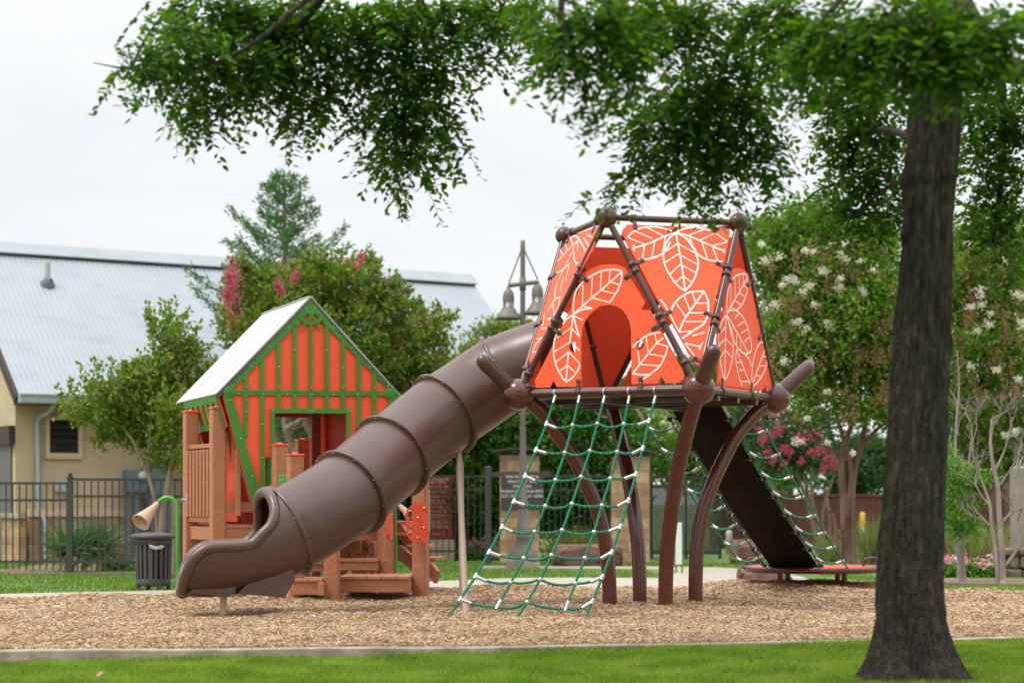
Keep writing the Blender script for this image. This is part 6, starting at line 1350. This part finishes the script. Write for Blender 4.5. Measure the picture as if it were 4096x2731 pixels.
can = [ (470, 5, 90, 22, 12.4, 2.6), (1190, 55, 45, 30, 12.6, 2.4), (1255, 25, 50, 28, 11.6, 2.6), (1500, 10, 120, 22, 11.6, 3.0), (1680, 10, 60, 20, 12, 2.4), (1790, 20, 60, 30, 11.6, 3.2), (700, 10, 200, 18, 12.6, 3.0), (1000, 5, 200, 18, 12.6, 3.0), (500, 190, 60, 60, 12.6, 2.2), (590, 120, 60, 60, 12.5, 2.4), (720, 270, 30, 35, 13, 1.6),  # x, y, rx, ry, distance, twigs per 1000 square view pixels
    (305, 150, 55, 28, 12, 1.6), (370, 150, 60, 45, 12, 2.6), (430, 110, 60, 60, 12, 2.5), (380, 30, 60, 28, 12.3, 1.5), (470, 45, 75, 50, 12.4, 2.7), (560, 50, 80, 55, 12.6, 2.6), (540, 150, 70, 55, 12.4, 2.6), (450, 215, 55, 50, 12.5, 2.2), (470, 280, 38, 38, 12.6, 1.8), (400, 270, 35, 30, 12.5, .9),
    (640, 60, 60, 60, 12.6, 2.8), (640, 150, 60, 60, 12.8, 2.4), (600, 210, 45, 35, 12.8, 1.8), (700, 100, 65, 80, 12.8, 3.0), (690, 220, 55, 60, 12.9, 2.5), (655, 290, 28, 25, 13, 1.2), (740, 220, 38, 55, 13, 2.1), (770, 60, 70, 65, 12.8, 3.4), (810, 140, 60, 50, 13, 2.8), (850, 60, 70, 60, 13, 3.4), (870, 170, 55, 50, 13, 2.6),
    (930, 60, 70, 70, 12.9, 3.5), (920, 180, 70, 60, 13, 3.0), (890, 270, 60, 60, 13.1, 2.5), (960, 260, 70, 60, 13.1, 2.7), (930, 340, 85, 50, 13.1, 2.5), (1020, 310, 40, 45, 13, 2.2), (890, 400, 40, 38, 13.2, 1.8), (960, 395, 35, 22, 13.2, 1.6), (1010, 60, 65, 60, 13, 3.0), (1020, 160, 55, 45, 13, 2.4), (1090, 30, 55, 45, 12.9, 3.0), (1100, 110, 50, 35, 12.8, 1.8), (1125, 165, 25, 25, 12.8, 1.3),
    (1160, 25, 55, 40, 12.6, 2.6), (1225, 15, 55, 30, 12.2, 2.2), (1205, 80, 35, 35, 12.2, 1.4), (1290, 40, 45, 45, 10.9, 2.2), (1295, 120, 40, 45, 10.8, 2.4), (1355, 60, 65, 60, 10.9, 3.2), (1350, 150, 50, 40, 10.9, 2.2), (1420, 40, 60, 50, 11.0, 3.2), (1430, 110, 60, 60, 11.0, 3.0), (1480, 40, 50, 50, 11.5, 3.0), (1395, 205, 30, 35, 11., 1.6), (1460, 190, 35, 45, 11.3, 1.6), (1370, 270, 22, 20, 11.2, .8),
    (1540, 40, 60, 50, 11.8, 3.2), (1560, 110, 50, 35, 11.9, 2.0), (1500, 290, 60, 45, 12.4, 2.6), (1560, 250, 70, 60, 12.4, 3.2), (1620, 210, 70, 60, 12.4, 3.2), (1680, 160, 65, 60, 12.4, 3.2), (1650, 290, 75, 60, 12.6, 3.2), (1570, 330, 70, 55, 12.6, 3.0), (1720, 240, 55, 60, 12.6, 3.0), (1740, 330, 55, 50, 12.8, 2.6), (1660, 380, 60, 45, 12.8, 2.6), (1750, 390, 45, 40, 12.9, 2.2), (1600, 410, 50, 30, 12.8, 2.0), (1480, 370, 40, 28, 12.5, 1.8), (1420, 425, 60, 16, 12.4, 1.6), (1500, 405, 40, 20, 12.5, 1.6), (1370, 445, 25, 8, 12.4, 1.2), (1620, 470, 35, 10, 12.7, .8), (1710, 450, 30, 15, 12.8, 1.1),
    (1620, 40, 55, 45, 12., 3.0), (1720, 40, 40, 40, 12.2, 1.7), (1770, 100, 50, 60, 12.2, 2.6), (1830, 60, 70, 60, 11.6, 3.2), (1850, 150, 70, 50, 11.4, 3.2), (1900, 80, 70, 70, 10.8, 3.4), (1930, 180, 60, 50, 12.8, 3.0), (1970, 100, 70, 70, 10.6, 3.6), (2040, 60, 75, 65, 10.4, 3.8), (2060, 150, 70, 40, 10.4, 3.6), (2130, 90, 75, 75, 10.4, 4.0), (2150, 165, 45, 28, 10.5, 2.8), (2210, 100, 70, 70, 10.4, 3.8), (2300, 100, 60, 80, 10.5, 3.6), (2350, 40, 40, 40, 10.6, 2.0), (2110, 10, 90, 30, 10.4, 3.4),
    (1930, 250, 55, 50, 13.2, 3.0), (1980, 230, 60, 60, 13.2, 3.2), (2040, 230, 50, 60, 13.2, 3.2), (1930, 330, 45, 40, 13.4, 2.4), (2000, 320, 70, 50, 13.5, 3.2), (2050, 360, 50, 60, 13.6, 3.2), (1950, 400, 55, 40, 13.6, 2.6), (2020, 430, 60, 45, 13.7, 3.2), (1930, 460, 50, 30, 13.8, 2.4), (2000, 500, 70, 40, 13.8, 3.0), (2060, 500, 40, 40, 13.8, 3.0), (1880, 500, 40, 25, 13.8, 1.8), (1940, 540, 60, 25, 13.9, 1.6), (1900, 320, 20, 20, 13.4, 1.), (1830, 480, 30, 12, 13.8, .9),
    (2240, 200, 45, 50, 13.6, 3.0), (2300, 230, 60, 60, 13.8, 3.4), (2250, 300, 50, 60, 13.9, 2.6), (2320, 320, 55, 70, 14, 3.4), (2260, 400, 55, 60, 14.2, 2.8), (2330, 420, 50, 60, 14.2, 3.2), (2260, 490, 60, 50, 14.4, 2.8), (2330, 520, 50, 60, 14.4, 3.0), (2230, 560, 40, 30, 14.4, 1.6), (2320, 590, 40, 30, 14.4, 1.4), (2350, 250, 40, 90, 13.9, 3.2)]
r = np.random.default_rng(77); Cs, As, Ns, Ls = [], [], [], []; tw_ = MB(); pool = [q for pts, _, _ in LM for q in smooth(pts, 3)]
for x, y, rx, ry, d, den in can:
    ntw = max(5, int(rx * ry * 3.14 / 1000 * min(den, 2.7) * 1.75)); s = d / FPX * 1.7415; c = V2(x, y, d)
    q = min(pool, key=lambda a: (a - c).length + max(0, c.z - a.z - .3)); mid = q.lerp(c, .5) + Vector((0, 0, .04)); tw_.tube(smooth([q, mid, c], 4), list(np.linspace(.011, .004, 9)), 5, caps=False)
    for _ in range(ntw):
        e = r.normal(size=3); e /= np.linalg.norm(e); e *= r.random() ** (1 / 2.6) * .95; p = np.array(tuple(c)) + e * np.array([rx * s, .34, ry * s])
        dr = unit((np.array([e[0] * 1.2 - .15, e[1] * .5, -.35 + e[2] * .2]) + r.normal(0, .55, 3))[None])[0]; ln = r.uniform(.12, .27); k = int(ln / .018); f = np.arange(k) / k
        ln_ = ln; droop = np.stack([0 * f, 0 * f, -.5 * ln * f * f], 1); pts = p + dr * (f * ln)[:, None] + droop
        side = unit(np.cross(dr, np.array([0, 0, 1]) + r.normal(0, .25, 3))[None])[0]; alt = np.where(np.arange(k) % 2, 1, -1)[:, None]
        Cs.append(pts); As.append(unit(side * alt + dr * .55 + r.normal(0, .28, (k, 3)) + np.array([0, 0, -.12]))); Ns.append(unit(r.normal(0, .45, (k, 3)) + np.array([0, -.1, 1]))); Ls.append(r.uniform(.045, .074, k))
        if r.random() < .55: tw_.tube([Vector(pts[0]), Vector(pts[k // 2]), Vector(pts[-1])], [.0026, .002, .0012], 3, caps=False)
C = np.concatenate(Cs); LL = np.concatenate(Ls); cards('foliage', C, np.concatenate(As), np.concatenate(Ns), LL, LL * .46, 'leaf_shade', t, HEX, cup=.12)
tw_.build('twigs', 'bark', t, recalc=False)
print('leaves', len(C))
# a fallen dead leaf and a scrap of litter
c = P(385, 2680, 12.0); o = cards('fallen_leaf', [(c.x, 12.0, float(ground_z(c.x, 12.0)) + .045)], [(1, .2, .7)], [(0, -.7, 1)], .06, .03, 'chip', None, HEX, org=(c.x, 12., 0), cup=.3); tag(o, 'curled brown dead leaf lying on the front lawn', 'leaf')
c = P(229, 2443, 18.4); o = rock((c.x, 18.4, .035), (.035, .03, .02), 3.3, 'small white scrap of litter on the wood chips', 'sign_white', 'paper_scrap'); o['category'] = 'litter'; del o['group']
MB().box((P(30, 2458, 17.8).x, 17.85, .03), (.62, .2, .03), bev=.01).build('concrete_slab', 'concrete', org=(P(30, 2458, 17.8).x, 17.85, 0))
tag(bpy.data.objects['concrete_slab'], 'small concrete pad set in the wood chips at the left edge', 'concrete pad')
for o in bpy.data.objects:
    if '_o' in o.keys(): del o['_o']
